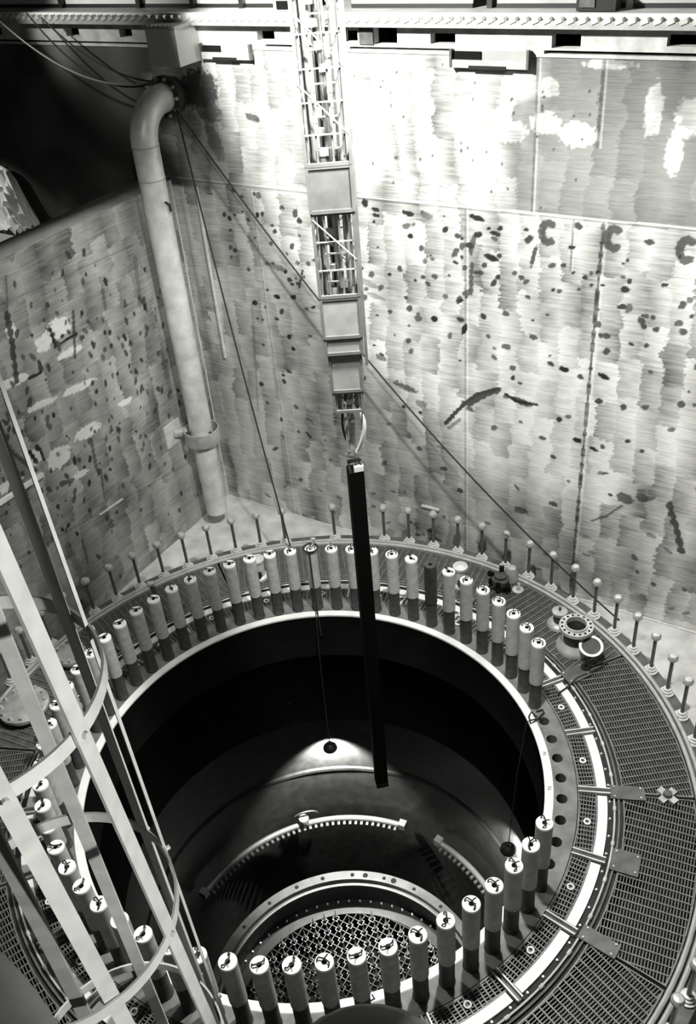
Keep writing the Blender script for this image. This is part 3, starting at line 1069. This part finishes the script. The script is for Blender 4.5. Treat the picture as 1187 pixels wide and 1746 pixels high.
NOZ = 24.4
for i in range(24):
    a = 11 + 15 * i
    if a > 345 - 75 and False: continue
    aa = ((a + 180) % 360) - 180
    if not any(seen(pol(r_, aa + e, 0), 0) for r_ in (3.45, 3.6) for e in (-6, 0, 6)):
        continue
    d = (NOZ - aa) % 360
    if d < 180:
        q = int(d // 15) + 1
        lab = f'narrow inner grating with white edge strip, {ORD[q]} clockwise from the flanged nozzle'
    else:
        q = int((360 - d) // 15) + 1
        lab = f'narrow inner grating with white edge strip, {ORD[q]} anticlockwise from the flanged nozzle'
    gr = grating(aa, 7.4, 3.41, 3.64, lab, 'inner ring of narrow gratings', .034, .062, 'inner_grating', True, True)
for i in range(24):
    a = 3.5 + 15 * i
    aa = ((a + 180) % 360) - 180
    if not any(seen(pol(r_, aa, 0), 0) for r_ in (3.45, 3.8)):
        continue
    d = (NOZ - aa) % 360
    q = int(d // 15) + 1 if d < 180 else int((360 - d) // 15) + 1
    t = thing('divider_channel', f'short pale channel between inner gratings, {ORD[q]} {"clockwise" if d < 180 else "anticlockwise"} from the flanged nozzle', 'channel', pol(3.6, aa), 0, 'radial channels between the inner gratings')
    et = np.array(pol(1, aa + 90))
    for s in (-1, 1):
        b = MB(); b.beam(np.array(pol(3.41, aa, .01)) + et * s * .034, np.array(pol(3.80, aa, .01)) + et * s * .034, .016, .06); part(b, 'channel_side', M_BRIGHT, t)
    b = MB(); b.beam(np.array(pol(3.41, aa, -.015)), np.array(pol(3.80, aa, -.015)), .05, .012); part(b, 'channel_web', M_PLATE, t)
for i in range(12):
    a = 3.5 + 30 * i
    aa = ((a + 180) % 360) - 180
    if not any(seen(pol(r_, aa + e, 0), 0) for r_ in (4.0, 4.4, 4.8) for e in (-12, 0, 12)):
        continue
    d = (NOZ - aa) % 360
    q = int(d // 30) + 1 if d < 180 else int((360 - d) // 30) + 1
    grating(aa, 14.95, 3.95, 4.81, f'broad outer grating, {ORD[q]} {"clockwise" if d < 180 else "anticlockwise"} from the flanged nozzle', 'outer ring of broad gratings', .034, .10, 'outer_grating')
# seven / two painted on the gratings' edge by the far rim
for a, ch, w in ((64.4, '7', 'first gap right of the black channel'), (48.3, '2', 'fourth gap right of the black channel')):
    o = text_mesh(ch, .34, 'number_plate', M_WHITE, None, pol(3.47, a, .016), (0, 0, R(a - 78)))
    tag(o, f'white figure {dict([("7", "seven"), ("2", "two")])[ch]} lying on the inner grating behind the far studs', 'number')

# conduit ring with couplings
cr = thing('conduit_ring', 'thin twin conduit ring with couplings just outside the white strips', 'pipe', (0, 0, -.02))
for r0, m in ((3.845, M_BRIGHT), (3.90, M_GRATE)):
    b = MB(); b.tube([pol(r0, i * 2.0, .0) for i in range(180)], .013, 7, closed=True); part(b, 'conduit', m, cr, True)
for i in range(48):
    a = 7.5 * i
    aa = ((a + 180) % 360) - 180
    if seen(pol(3.85, aa, 0), 0):
        b = MB(); b.tube([pol(3.845, aa - .45, 0), pol(3.845, aa + .45, 0)], .022, 8); part(b, 'coupling', M_BRIGHT, cr, True)
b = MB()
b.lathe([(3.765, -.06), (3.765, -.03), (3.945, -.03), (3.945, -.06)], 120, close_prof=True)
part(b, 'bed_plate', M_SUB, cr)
for i in range(96):
    aa = ((3.75 * i + 1.5 + 180) % 360) - 180
    if -75 < aa < 20:
        b = MB(); b.lathe([(0, .03), (.014, .03), (.016, 0)], 7, pol(3.79, aa, -.03)); part(b, 'clip', M_BRIGHT, cr)

# loose plates lying on the gratings


def plate(a, r0, r1, w, lab, rot=0, name='cover_plate', bolts=4):
    t = thing(name, lab, 'plate', pol((r0 + r1) / 2, a, .0), 0, 'plates lying on the outer gratings')
    er = np.array(pol(1, a + rot)); et = np.array([-er[1], er[0], 0]); c = np.array(pol((r0 + r1) / 2, a, .014))
    b = MB(); b.box(c, (r1 - r0, w, .02), er, et); part(b, 'plate', M_PLATE, t)
    for i in (-1, 1):
        for j in (-1, 1):
            b = MB(); b.lathe([(0, .015), (.012, .015), (.014, 0)], 6, c + er * i * (r1 - r0) * .38 + et * j * w * .35 + np.array([0, 0, .01])); part(b, 'screw', M_HEAD, t)
    return t


plate(-11.5, 3.80, 4.22, .20, 'flat grey plate on the grating joint right of the bright rim')
plate(-25.6, 3.86, 4.18, .30, 'square dark plate below the joint plate on the right grating')
plate(-40.7, 3.83, 4.26, .18, 'oblong plate on the lower grating joint at bottom right', 0)
plate(18.3, 3.82, 4.2, .26, 'flat plate lying on the joint beside the flanged nozzle', 6)
t = thing('cross_handle', 'pale four-lobed cross plate lying on the right grating joint', 'handle', pol(4.49, -11.5, .0))
c = np.array(pol(4.49, -11.5, .02))
b = MB(); b.box(c, (.26, .09, .03), pol(1, 33), pol(1, 123)); b.box(c, (.262, .09, .031), pol(1, -57), pol(1, 33)); part(b, 'cross', M_STEEL, t)
b = MB(); b.lathe([(0, .05), (.05, .045), (.06, 0)], 14, c + np.array([0, 0, .015])); part(b, 'hub', M_PLATE, t, True)
b = MB(); b.beam(pol(4.22, -11.5, .02), pol(4.38, -11.5, .02), .02, .02); b.beam(pol(4.6, -11.5, .02), pol(4.8, -11.5, .02), .015, .02); part(b, 'tie_bar', M_GRATE, t)

# ------------------------------------------------------------------ fittings standing on the ring


def nozzle():
    x, y = 3.93, 1.80
    t = thing('flanged_nozzle', 'short open pipe with a bolted round flange on the right grating', 'nozzle', (x, y, 0))
    b = MB(); b.lathe([(.27, 0), (.27, .05), (.25, .08), (.21, .12), (.19, .15), (.17, .15)], 36, (x, y, 0)); part(b, 'base_collar', M_STEEL, t, True)
    b = MB(); b.lathe([(.17, .12), (.17, .40), (.14, .40), (.14, .08)], 36, (x, y, 0)); part(b, 'neck', M_STUDDARK, t, True)
    b = MB(); b.lathe([(.145, .39), (.245, .39), (.245, .445), (.165, .445), (.165, .475), (.145, .475), (.145, .39)], 40, (x, y, 0)); fl = part(b, 'flange', M_STEEL, t)
    b = MB(); b.lathe([(0, .1), (.145, .1)], 20, (x, y, 0)); part(b, 'bore_bottom', M_PLATE, t)
    for i in range(16):
        a = 22.5 * i
        b = MB(); b.lathe([(0, .003), (.018, .003), (.018, -.002)], 10, (x + .206 * math.cos(R(a)), y + .206 * math.sin(R(a)), .446)); part(b, 'bolt_hole', M_VOID, t, sub=fl)


nozzle()
x, y = 3.82, 2.30
t = thing('small_valve', 'small capped nozzle on a round collar left of the flanged nozzle', 'valve', (x, y, 0))
b = MB(); b.lathe([(.18, 0), (.18, .02), (.16, .05), (.11, .08), (.085, .08)], 28, (x, y, 0)); part(b, 'collar', M_STEEL, t, True)
b = MB(); b.lathe([(.085, .06), (.085, .24)], 20, (x, y, 0)); part(b, 'neck', M_STUDDARK, t, True)
b = MB(); b.lathe([(.085, .235), (.115, .24), (.115, .285), (.06, .30), (0, .30)], 24, (x, y, 0)); part(b, 'cap', M_STEEL, t, True)
b = MB(); b.lathe([(0, .0), (.02, 0), (.02, .05), (.0, .05)], 8, (x, y, .30)); part(b, 'stem', M_BLACKST, t)
# round mirror on its stand
cx, cy, cz = at(1008, 1102, .28)
v = CAM - np.array([cx, cy, cz]); v = v / np.linalg.norm(v)
nz = np.array([-.05, -.30, .95]); nz /= np.linalg.norm(nz)
ax = np.cross([0, 1, 0], nz); ax /= np.linalg.norm(ax); ay = np.cross(nz, ax)
t = thing('ring_lamp', 'white ring with a dark round middle on a short arm beside the nozzle', 'ring', (cx, cy, 0))
rc = lambda r_, th, o=0: np.array([cx, cy, cz]) + ax * r_ * math.cos(th) + ay * r_ * math.sin(th) + nz * o
b = MB()
n = 40
vs = []
for i in range(n):
    th = 2 * math.pi * i / n
    vs += [rc(.135, th, .012), rc(.172, th, .012), rc(.172, th, -.012), rc(.135, th, -.012)]
b.add(vs, [tuple([4 * i + k, 4 * ((i + 1) % n) + k, 4 * ((i + 1) % n) + (k + 1) % 4, 4 * i + (k + 1) % 4]) for i in range(n) for k in range(4)])
part(b, 'ring', M_WHITE, t)
b = MB(); b.add([rc(.138, 2 * math.pi * i / n, .0) for i in range(n)] + [rc(.138, 2 * math.pi * i / n, -.03) for i in range(n)], [tuple(range(n)), tuple(range(2 * n - 1, n - 1, -1))] + [(i, (i + 1) % n, n + (i + 1) % n, n + i) for i in range(n)]); part(b, 'dark_disc', M_STUDDARK, t)
g0 = at(998, 1138, .03)
b = MB(); b.tube([rc(.165, R(-110)), (g0[0], g0[1], .12), (g0[0], g0[1], .02)], .02, 8); b.lathe([(0, .05), (.06, .05), (.07, 0)], 14, (g0[0], g0[1], .0)); part(b, 'arm', M_BLACKST, t)
# loose cable from the ring
P = [at(x, y, .03) for x, y in ((1000, 1140), (1030, 1118), (1036, 1130), (1010, 1145), (985, 1155), (970, 1170), (952, 1182))]
b = MB(); b.tube(P, .011, 6); tag(b.build('loose_cable', M_ROPE), 'thin dark cable trailing from the white ring across the grating', 'cable')
P = [at(x, y, .02) for x, y in ((915, 1222), (906, 1214), (902, 1222), (905, 1234), (912, 1230), (928, 1215), (925, 1210), (915, 1213))]
b = MB(); b.tube(P, .013, 6); tag(b.build('rope_coil', M_ROPE), 'dark rope coil lying on the rim by the last far stud', 'rope')

x, y = 3.15, 3.27
t = thing('valve_motor', 'dark lumpy valve drive with a pale end standing behind the right studs', 'valve', (x, y, 0))
b = MB(); b.lathe([(.09, 0), (.09, .14), (.14, .15), (.14, .24), (.10, .26), (.10, .31), (.04, .33), (0, .33)], 20, (x - .05, y - .05, 0)); part(b, 'body', M_STUDDARK, t, True)
b = MB()
for q, (dx, dy, dz, e) in enumerate(((-.17, -.02, .16, .10), (-.10, -.16, .20, .09), (.04, -.17, .13, .10), (-.19, .08, .24, .07), (-.02, .03, .36, .08))):
    b.box((x + dx, y + dy, dz), (e, e * .8, e * 1.1), pol(1, 20 + 37 * q), pol(1, 110 + 37 * q))
b.tube([(x - .05, y - .05, .2), (x - .17, y - .02, .2), (x - .10, y - .16, .22), (x + .04, y - .17, .15), (x - .05, y - .05, .3), (x - .19, y + .08, .26)], .03, 7)
part(b, 'drive_blocks', M_VOID, t)
b = MB(); b.lathe([(0, .28), (.07, .26), (.11, .18), (.11, 0)], 22, (x + .17, y + .16, .0)); part(b, 'pale_end', M_STEEL, t, True)
b = MB(); b.lathe([(.09, 0), (.09, .03), (0, .03)], 18, (x + .22, y - .12, 0)); b.tube([(x + .22, y - .12, .03), (x + .25, y - .06, .12)], .03, 8); part(b, 'foot_flange', M_HEAD, t)


def cover(px, py, r_, lab):
    c = at(px, py, .1)
    t = thing('blind_flange', lab, 'cover', (c[0], c[1], 0), 0, 'round covers on the outer ring')
    b = MB(); b.lathe([(r_ * .8, 0), (r_ * .8, .1), (r_, .1), (r_, .15), (r_ * .97, .16), (r_ * .55, .175), (0, .18)], 36, (c[0], c[1], 0)); part(b, 'cover', M_STEEL, t, True)
    for i in range(12):
        a = R(30 * i + 8)
        b = MB(); b.lathe([(0, .05), (.022, .05), (.024, 0)], 6, (c[0] + r_ * .86 * math.cos(a), c[1] + r_ * .86 * math.sin(a), .16)); part(b, 'nut', M_HEAD, t)


cover(42, 1205, .36, 'large pale bolted round cover at the left behind the cage bars')
cover(122, 1118, .24, 'smaller pale bolted round cover behind the left studs and cage')
for px, py, lab in ((440, 965, 'pale capped nozzle glimpsed between the far left studs'), (785, 978, 'pale capped nozzle glimpsed behind the far right studs')):
    c = at(px, py, .25)
    t = thing('capped_nozzle', lab, 'nozzle', (c[0], c[1], 0))
    b = MB(); b.lathe([(.14, 0), (.14, .05), (.10, .08), (.10, .36), (.12, .37), (.12, .41), (0, .43)], 22, (c[0], c[1], 0)); part(b, 'body', M_BRIGHT, t, True)
    d = CAM[:2] - c[:2]; d = d / np.hypot(*d)
    b = MB(); b.tube([(c[0] + d[0] * .06, c[1] + d[1] * .06, .16), (c[0] + d[0] * .16, c[1] + d[1] * .16, .16)], .045, 10); part(b, 'side_plug', M_BLACKST, t, True)
c0 = at(283, 1057, .0)
t = thing('stanchion', 'dark leaning stanchion standing between the far left studs', 'post', tuple(c0))
b = MB(); b.beam(c0, np.array([c0[0] - .08, c0[1], .75]), .07, .05, (0, 1, 0)); part(b, 'pole', M_PLATE, t)
b = MB(); b.box(np.array([c0[0] - .085, c0[1], .77]), (.11, .08, .05)); part(b, 'head', M_HEAD, t)

# ------------------------------------------------------------------ bolts standing on the curb


def make_bolt(loc, rot, label):
    t = thing('curb_bolt', label, 'bolt', loc, rot, 'upright bolts on the curb ring')
    b = MB(); b.lathe([(0, .70), (.048, .695), (.068, .67), (.070, .63), (.05, .60), (.03, .585)], 14); b.build('bolt_head', M_HEAD, t, True)
    b = MB(); b.lathe([(.026, .59), (.026, .05)], 12); b.build('shank', M_BOLTST, t, True)
    b = MB(); b.lathe([(.10, -.04), (.10, -.01), (.075, -.005), (.075, .025), (.055, .03), (.055, .06), (.026, .065)], 20); b.build('washer_stack', M_BRIGHT, t, True)
    b = MB(); b.lathe([(.042, -.165), (.042, -.34), (.03, -.36), (0, -.36)], 12); b.build('lower_nut', M_STUDDARK, t, True)
    return t


pb = None
for i in range(72):
    a = -.9 + 5 * i
    aa = ((a + 180) % 360) - 180
    if abs(aa - 89.1) < 1 or not seen(pol(5.03, aa, .3), 10):
        continue
    if abs(aa - 79.1) < 1:
        lab = 'upright curb bolt directly behind the black channel'
    elif aa > 0 and aa < 79:
        lab = f'{ORD[int(round((79.1 - aa) / 5))]} upright curb bolt right of the black channel'
    elif aa > 79:
        lab = f'{ORD[int(round((aa - 79.1) / 5))]} upright curb bolt left of the black channel'
    elif aa > -90:
        lab = f'{ORD[int(round((79.1 - aa) / 5))]} upright curb bolt right of the black channel, along the right edge'
    if pb is None:
        pb = make_bolt(pol(5.03, aa), R(aa), lab)
    else:
        dup(pb, pol(5.03, aa), R(aa), lab)

# ------------------------------------------------------------------ big elbow pipe in the corner
ps, pd = .41, .85
base = np.array(W(ps, pd, -.25))
pp = thing('elbow_pipe', 'tall pale steel pipe with an elbow at its top, in the wall corner', 'pipe', tuple(base))
b = MB(); b.lathe([(.185, .75), (.185, 0), (.19, -.02), (.2, -.02), (.2, .75)], 32, tuple(base), close_prof=True); part(b, 'lower_tube', M_PIPE, pp, True)
b = MB()
pts = [W(ps, pd, -.25 + .7 + (6.45 - .45) * i / 12) for i in range(13)]
pts += [W(ps, pd - .52 + .52 * math.cos(R(q)), 6.45 + .52 * math.sin(R(q))) for q in range(9, 91, 9)]
pts += [W(ps, pd - .62, 6.97)]
b.tube(pts, .205, 32); part(b, 'riser', M_PIPE, pp, True, label='upper riser bending into the wall')
for z in (6.43, 5.95):
    b = MB(); b.lathe([(.205, -.012), (.213, -.006), (.213, .006), (.205, .012)], 32, W(ps, pd, z)); part(b, 'weld_bead', M_STEEL, pp, True)
b = MB()
fl = []
for dd, r_ in ((pd - .60, .205), (pd - .60, .30), (pd - .68, .30), (pd - .68, .25), (.0, .25)):
    fl += [np.array(W(ps + r_ * math.cos(R(a)), dd, 6.97 + r_ * math.sin(R(a)))) for a in range(0, 360, 12)]
b.add(fl, [(j * 30 + i, j * 30 + (i + 1) % 30, (j + 1) * 30 + (i + 1) % 30, (j + 1) * 30 + i) for j in range(4) for i in range(30)])
part(b, 'wall_flange', M_STUDDARK, pp, True)
for i in range(10):
    a = R(36 * i)
    b = MB(); b.tube([W(ps + .265 * math.cos(a), pd - .56, 6.97 + .265 * math.sin(a)), W(ps + .265 * math.cos(a), pd - .61, 6.97 + .265 * math.sin(a))], .025, 6); part(b, 'flange_nut', M_HEAD, pp)
b = MB(); b.tube([W(ps + .205, pd + .02, 5.62), W(ps + .29, pd + .04, 5.60), W(ps + .30, pd + .04, 5.5)], .02, 7); part(b, 'drain_cock', M_BLACKST, pp)
# bracket collar
zc = 1.42
t = thing('pipe_bracket', 'round steel collar bracket holding the tall pipe to the left wall', 'bracket', W(ps, pd, zc))
b = MB(); b.lathe([(.30, -.12), (.32, -.12), (.32, .14), (.30, .14)], 36, W(ps, pd, zc), close_prof=True); part(b, 'collar', M_STEEL, t, True)
b = MB()
b.tube([W(0.0, pd + .30, zc + .10), W(ps - .30, pd + .10, zc + .05)], .09, 14); part(b, 'strut', M_STEEL, t, True)
b = MB(); b.wbox(0, .02, pd + .1, pd + .52, zc - .12, zc + .32); part(b, 'wall_plate', M_PIPE, t)
for a in (70, 200, 320):
    b = MB(); b.box(np.array(W(ps, pd, zc + .1)) + np.array(pol(.252, a)), (.10, .03, .05), pol(1, a), pol(1, a + 90)); part(b, 'spacer', M_STUDDARK, t)
# slim conduit behind the pipe
b = MB(); b.tube([W(.55, .03, 5.6), W(.55, .03, 2.6)], .03, 8)
tag(b.build('slim_conduit', M_BRIGHT), 'thin bright vertical conduit on the wall just right of the tall pipe', 'pipe')
# short pale strips on the walls
for p, q, lab in (((168, 878), (208, 850), 'short pale ledge strip welded on the low left wall above the bolts'),):
    a = at_left(*p); c = at_left(*q)
    b = MB(); b.beam(np.array(W(.02, -a[0], a[1])), np.array(W(.02, -c[0], c[1])), .04, .02)
    tag(b.build('ledge_strip', M_BRIGHT), lab, 'strip')
a = at_left(-20, 868); c = at_left(70, 808)  # plain white bar laid along the left wall behind the cage
b = MB(); b.beam(np.array(W(.03, -a[0], a[1])), np.array(W(.03, -c[0], c[1])), .06, .06)
tag(b.build('wall_strip', M_WHITE), 'bright strip on the left wall seen behind the cage bars at the edge', 'strip')
a = at_far(720, 861); c = at_far(750, 869)
b = MB(); b.beam(np.array(W(a[0], .02, a[1])), np.array(W(c[0], .02, c[1])), .04, .03)
tag(b.build('weld_lug', M_BRIGHT), 'small pale lug on the far wall right of the black channel', 'lug')


# ------------------------------------------------------------------ ropes and cables


def sag(p, q, s, n=24):
    p, q = np.array(p, float), np.array(q, float)
    return [p + (q - p) * i / n - np.array([0, 0, s * 4 * (i / n) * (1 - i / n)]) for i in range(n + 1)]


hub = np.array(W(ps + .28, pd - .50, 6.85))
b = MB(); b.tube(sag(hub, np.array(at(497, 938, .05)), .35), .013, 6)
tag(b.build('guy_rope', M_ROPE), 'dark rope from the pipe elbow straight down to the curb ring', 'rope')
b = MB(); b.tube(sag(hub, np.array(at(1056, 1058, .05)), .55), .014, 6)
tag(b.build('long_cable', M_ROPE), 'long dark cable slanting from the pipe elbow down to the right curb', 'cable')
for (p, dd), s, lab, m in (((( -5, 32), .55), .35, 'pale cable sagging from the upper left corner to the pipe elbow', M_ROPEL), (((45, 22), .35), .42, 'dark cable sagging below the left openings to the pipe elbow', M_ROPE), (((70, 30), .3), .2, 'thin dark wire under the left end of the rail, above the sagging cable', M_ROPE)):
    a = at_far(*p, off=dd)
    b = MB(); b.tube(sag(W(a[0], dd, a[1]), np.array(W(ps, pd - .45, 7.22)), s), .013, 6)
    tag(b.build('sagging_cable', m), lab, 'cable')

# ------------------------------------------------------------------ mast and channel
MX, MY = .898, .196
fc = thing('fuel_channel', 'long black square channel hanging from the mast down into the vessel', 'channel', (MX, MY, -.64))
rz = R(8)
fX = np.array([math.cos(rz), math.sin(rz), 0]); fY = np.array([-fX[1], fX[0], 0])
b = MB(); b.box((MX, MY, (4.56 - .64) / 2), (.16, .16, 4.56 + .64), fX, fY); part(b, 'channel_tube', M_BLACK, fc)
b = MB(); b.box((MX, MY, -.60), (.165, .165, .07), fX, fY); part(b, 'bottom_band', M_BLACKST, fc)
b = MB()
for s in (-1, 1):
    b.box(np.array([MX, MY, 4.60]) + fX * s * .06, (.02, .10, .10), fX, fY)
b.box((MX, MY, 4.66), (.14, .03, .03), fX, fY); part(b, 'lifting_bail', M_STUDDARK, fc)
b = MB(); b.box(np.array([MX, MY, 4.585]) + fX * .03 - fY * .05, (.10, .05, .07), fX, fY); part(b, 'corner_spring', M_WHITE, fc)

mt = thing('refuelling_mast', 'slim telescoping lattice mast of bright metal hanging above the vessel', 'mast', (MX, MY, 5.3))
mX = np.array([math.cos(R(-3)), math.sin(R(-3)), 0]); mY = np.array([-mX[1], mX[0], 0])
rm = random.Random(8)


def MP(x, y, z): return np.array([MX, MY, z]) + mX * x + mY * y


def frame_section(name, w, z0, z1, plate=False, rods=True, step=.26, diag=True, pm=None):
    h = w / 2
    fr = MB()
    for i in (-1, 1):
        for j in (-1, 1):
            fr.beam(MP(i * h, j * h, z0), MP(i * h, j * h, z1), .026, .026, mX)
    for z in (z0 + .01, z1 - .01):
        for i in (-1, 1):
            fr.beam(MP(-h, i * h, z), MP(h, i * h, z), .022, .03)
            fr.beam(MP(i * h, -h, z), MP(i * h, h, z), .022, .03)
    o = part(fr, name, M_MAST, mt)
    if plate:
        b = MB()
        for i in (-1, 1):
            b.box(MP(0, i * h, (z0 + z1) / 2), (w - .01, .008, z1 - z0 - .02), mX, mY)
            b.box(MP(i * h, 0, (z0 + z1) / 2), (.008, w - .01, z1 - z0 - .02), mX, mY)
        part(b, 'cover_plate', pm or M_MASTP, mt, sub=o)
        return
    b = MB()
    n = int((z1 - z0) / step)
    for k in range(1, n + 1):
        z = z0 + (z1 - z0) * k / (n + 1)
        for j in (-1, 1):
            b.beam(MP(-h, j * h, z), MP(h, j * h, z), .009, .010)
            b.beam(MP(j * h, -h, z), MP(j * h, h, z), .009, .010)
        z2 = z - step * .45
        b.beam(MP(-h * .55, -h * .8, z2), MP(h * .6, -h * .8, z2), .010, .012)
    part(b, 'crossbars', M_MASTP, mt, sub=o)
    if diag:
        b = MB()
        k = 0
        z = z1 - .05
        while z - w * 1.15 > z0 - .02:
            b.beam(MP(-h, -h - .012, z), MP(h, -h - .012, z - w * 1.05), .009, .008, mY)
            b.beam(MP(h, h, z), MP(-h, h, z - w * 1.05), .012, .008, mY)
            b.beam(MP(-h * .5, -h * .3, z - .2), MP(h * .6, h * .5, z - .2 - w * .9), .012, .012, mY)
            z -= w * 1.35
        part(b, 'diagonals', M_BRIGHT, mt, sub=o)
    if rods:
        b = MB()
        for x, y, r_ in ((-.32, -.25, .022), (-.10, .3, .03), (.02, -.1, .028), (.28, -.2, .024), (.36, .35, .02), (-.38, .38, .02)):
            b.tube([MP(x * w, y * w, z0 + .01), MP(x * w, y * w, z1 - .01)], r_, 10)
        part(b, 'inner_rods', M_MAST, mt, True, sub=o)
        b = MB()
        for x, y in ((-.42, -.45), (-.22, -.47), (.13, -.45), (.40, -.46)):
            b.beam(MP(x * w, y * w, z0), MP(x * w, y * w, z1), .016, .016, mX)
        part(b, 'slats', M_MAST, mt, sub=o)
        b = MB()
        for k in range(int((z1 - z0) / .16)):
            z = z0 + .08 + k * .16
            b.box(MP(rm.uniform(-.06, .06), -.06, z), (.05 + .03 * rm.random(), .05, .06), mX, mY)
        b.tube([MP(0, -.06, z0 + .06), MP(0, -.06, z1 - .06)], .012, 6)
        part(b, 'chain', M_STEEL, mt, sub=o)
        b = MB()
        b.box(MP(-.02, .06, (z0 + z1) / 2), (.05, .03, z1 - z0 - .04), mX, mY)
        part(b, 'hoist_channel', M_BLACKST, mt, sub=o)


frame_section('upper_frame', .375, 7.69, 10.4)
frame_section('upper_sleeve', .372, 7.30, 7.69, True, pm=M_MAST)
frame_section('middle_frame', .355, 6.53, 7.30)
frame_section('middle_sleeve', .350, 6.13, 6.53, True)
frame_section('collar_frame', .338, 5.96, 6.13, True)
frame_section('lower_sleeve', .295, 5.55, 5.96, True)
frame_section('lower_frame', .282, 5.32, 5.55, False, True, .3, False)
b = MB(); b.beam(MP(.20, 0, 5.75), MP(.20, 0, 9.9), .03, .03, mX); part(b, 'guide_rail', M_MAST, mt)
b = MB()
b.tube([MP(0, 0, 5.32), MP(.01, 0, 5.1), MP(.0, 0, 4.8)], .035, 10); part(b, 'hoist_stem', M_BRIGHT, mt, True)
gp = MB()
gp.lathe([(0, .0), (.06, .0), (.07, .04), (.05, .10), (.03, .16), (0, .17)], 16, tuple(MP(-.02, 0, 4.74)))
gp.box(MP(-.02, 0, 4.75), (.13, .10, .05), mX, mY)
part(gp, 'grapple_head', M_BRIGHT, mt, True)
b = MB(); b.box(MP(-.01, 0, 5.16), (.13, .12, .025), mX, mY); b.box(MP(-.01, 0, 5.20), (.11, .1, .015), mX, mY); part(b, 'clamp_plate', M_BRIGHT, mt)
for i, (x0, bulge, x1, y0) in enumerate(((.07, .11, .05, -.05), (.05, .13, .07, .03), (.02, -.06, -.04, -.06), (-.06, -.07, -.03, .0), (.08, .10, .03, -.08))):
    b = MB()
    b.tube([MP(x0 + (x1 - x0) * q / 12 + bulge * math.sin(math.pi * q / 12) * .6, y0, 5.33 - .52 * q / 12) for q in range(13)], .014, 7)
    part(b, 'hose', M_HOSE if i != 3 else M_STUDDARK, mt, True)

# ------------------------------------------------------------------ ladder cage in the foreground
cg = thing('ladder_cage', 'pale painted ladder safety cage of hoops and flat bars at lower left', 'cage', (-.292, -6.07, 4.0))
CX, CY, CR = -.292, -6.07, .38
HZ = [9.13, 8.075, 7.018, 5.96, 4.90]


def flat_hoop(z, a0, a1, n=56):
    b = MB()
    vs = []
    for i in range(n + 1):
        a = R(a0 + (a1 - a0) * i / n)
        for r_, dz in ((CR, .025), (CR + .008, .025), (CR + .008, -.025), (CR, -.025)):
            vs.append((CX + r_ * math.cos(a), CY + r_ * math.sin(a), z + dz))
    fs = [(4 * i + k, 4 * i + 4 + k, 4 * i + 4 + (k + 1) % 4, 4 * i + (k + 1) % 4) for i in range(n) for k in range(4)]
    fs += [(3, 2, 1, 0), (4 * n, 4 * n + 1, 4 * n + 2, 4 * n + 3)]
    b.add(vs, fs)
    return b


for z in HZ:
    part(flat_hoop(z, -130, 160), 'hoop', M_CAGE, cg, True)
Z1, Z2 = 8.075, 7.018


def strap(p1, p2, w, m, facing):
    p1 = np.array(p1 + (Z1,)); p2 = np.array(p2 + (Z2,))
    d = (p1 - p2) / (Z1 - Z2)
    top = p1 + d * (9.35 - Z1); bot = p2 + d * (4.5 - Z2)
    b = MB(); b.beam(bot, top, w, .010, pol(1, facing))
    o = part(b, 'vertical_bar', m, cg)
    for z in HZ[:4]:
        q = p2 + d * (z - Z2)
        c = MB(); c.tube([q + np.array(pol(-.006, facing)) * 1.0, q + np.array(pol(.018, facing))], .010, 8); part(c, 'bolt', m, cg, sub=o)


strap((.066, -6.235), (.080, -6.166), .050, M_CAGE, -20)
strap((.014, -5.850), (.030, -5.852), .012, M_CAGE, 35)
strap((-.065, -5.778), (-.052, -5.768), .050, M_CAGE, 52)
strap((-.300, -5.705), (-.300, -5.700), .050, M_CAGE, 90)
strap((-.085, -6.41), (-.073, -6.368), .050, M_CAGE, -58)
strap((-.42, -6.42), (-.40, -6.42), .05, M_CAGE, 230)
# the ladder's own stile, nearer the wall
b = MB(); P1 = np.array(at(20, 1445, 7.0)); P2 = np.array(at(152, 1701, 6.6))
s1 = P2[:2]
b.beam((-.20, -6.335, 4.2), (-.20, -6.335, 9.4), .045, .012, (0, 1, 0)); part(b, 'side_rail', M_CAGED, cg)

# ------------------------------------------------------------------ platform rail right under the camera


def ray_at(x, y, depth):
    return CAM + depth * (_fw + (x - IMG_W / 2) / F_PX * _r2 - (y - IMG_H / 2) / F_PX * _u2)


gr = thing('guard_rail', 'blurred grey rounded rail end in the near bottom left corner', 'rail', tuple(ray_at(-40, 1850, .9)))
b = MB(); 
K = [ray_at(-330, 1640, 1.0), ray_at(-60, 1650, .95), ray_at(30, 1950, .9)]
b.tube([(1 - q) ** 2 * K[0] + 2 * q * (1 - q) * K[1] + q * q * K[2] for q in [i / 24 for i in range(25)]], .075, 32); part(b, 'top_tube', M_CAGED, gr, True)
gk = thing('rail_knob', 'grey rounded post cap at the bottom edge of the view', 'knob', tuple(ray_at(630, 1905, .9)))
b = MB(); c = ray_at(630, 1905, .9)
b.lathe([(0, .062), (.05, .058), (.085, .045), (.1, .02), (.1, -.1), (0, -.1)], 28, tuple(c)); part(b, 'cap', M_CAGED, gk, True)
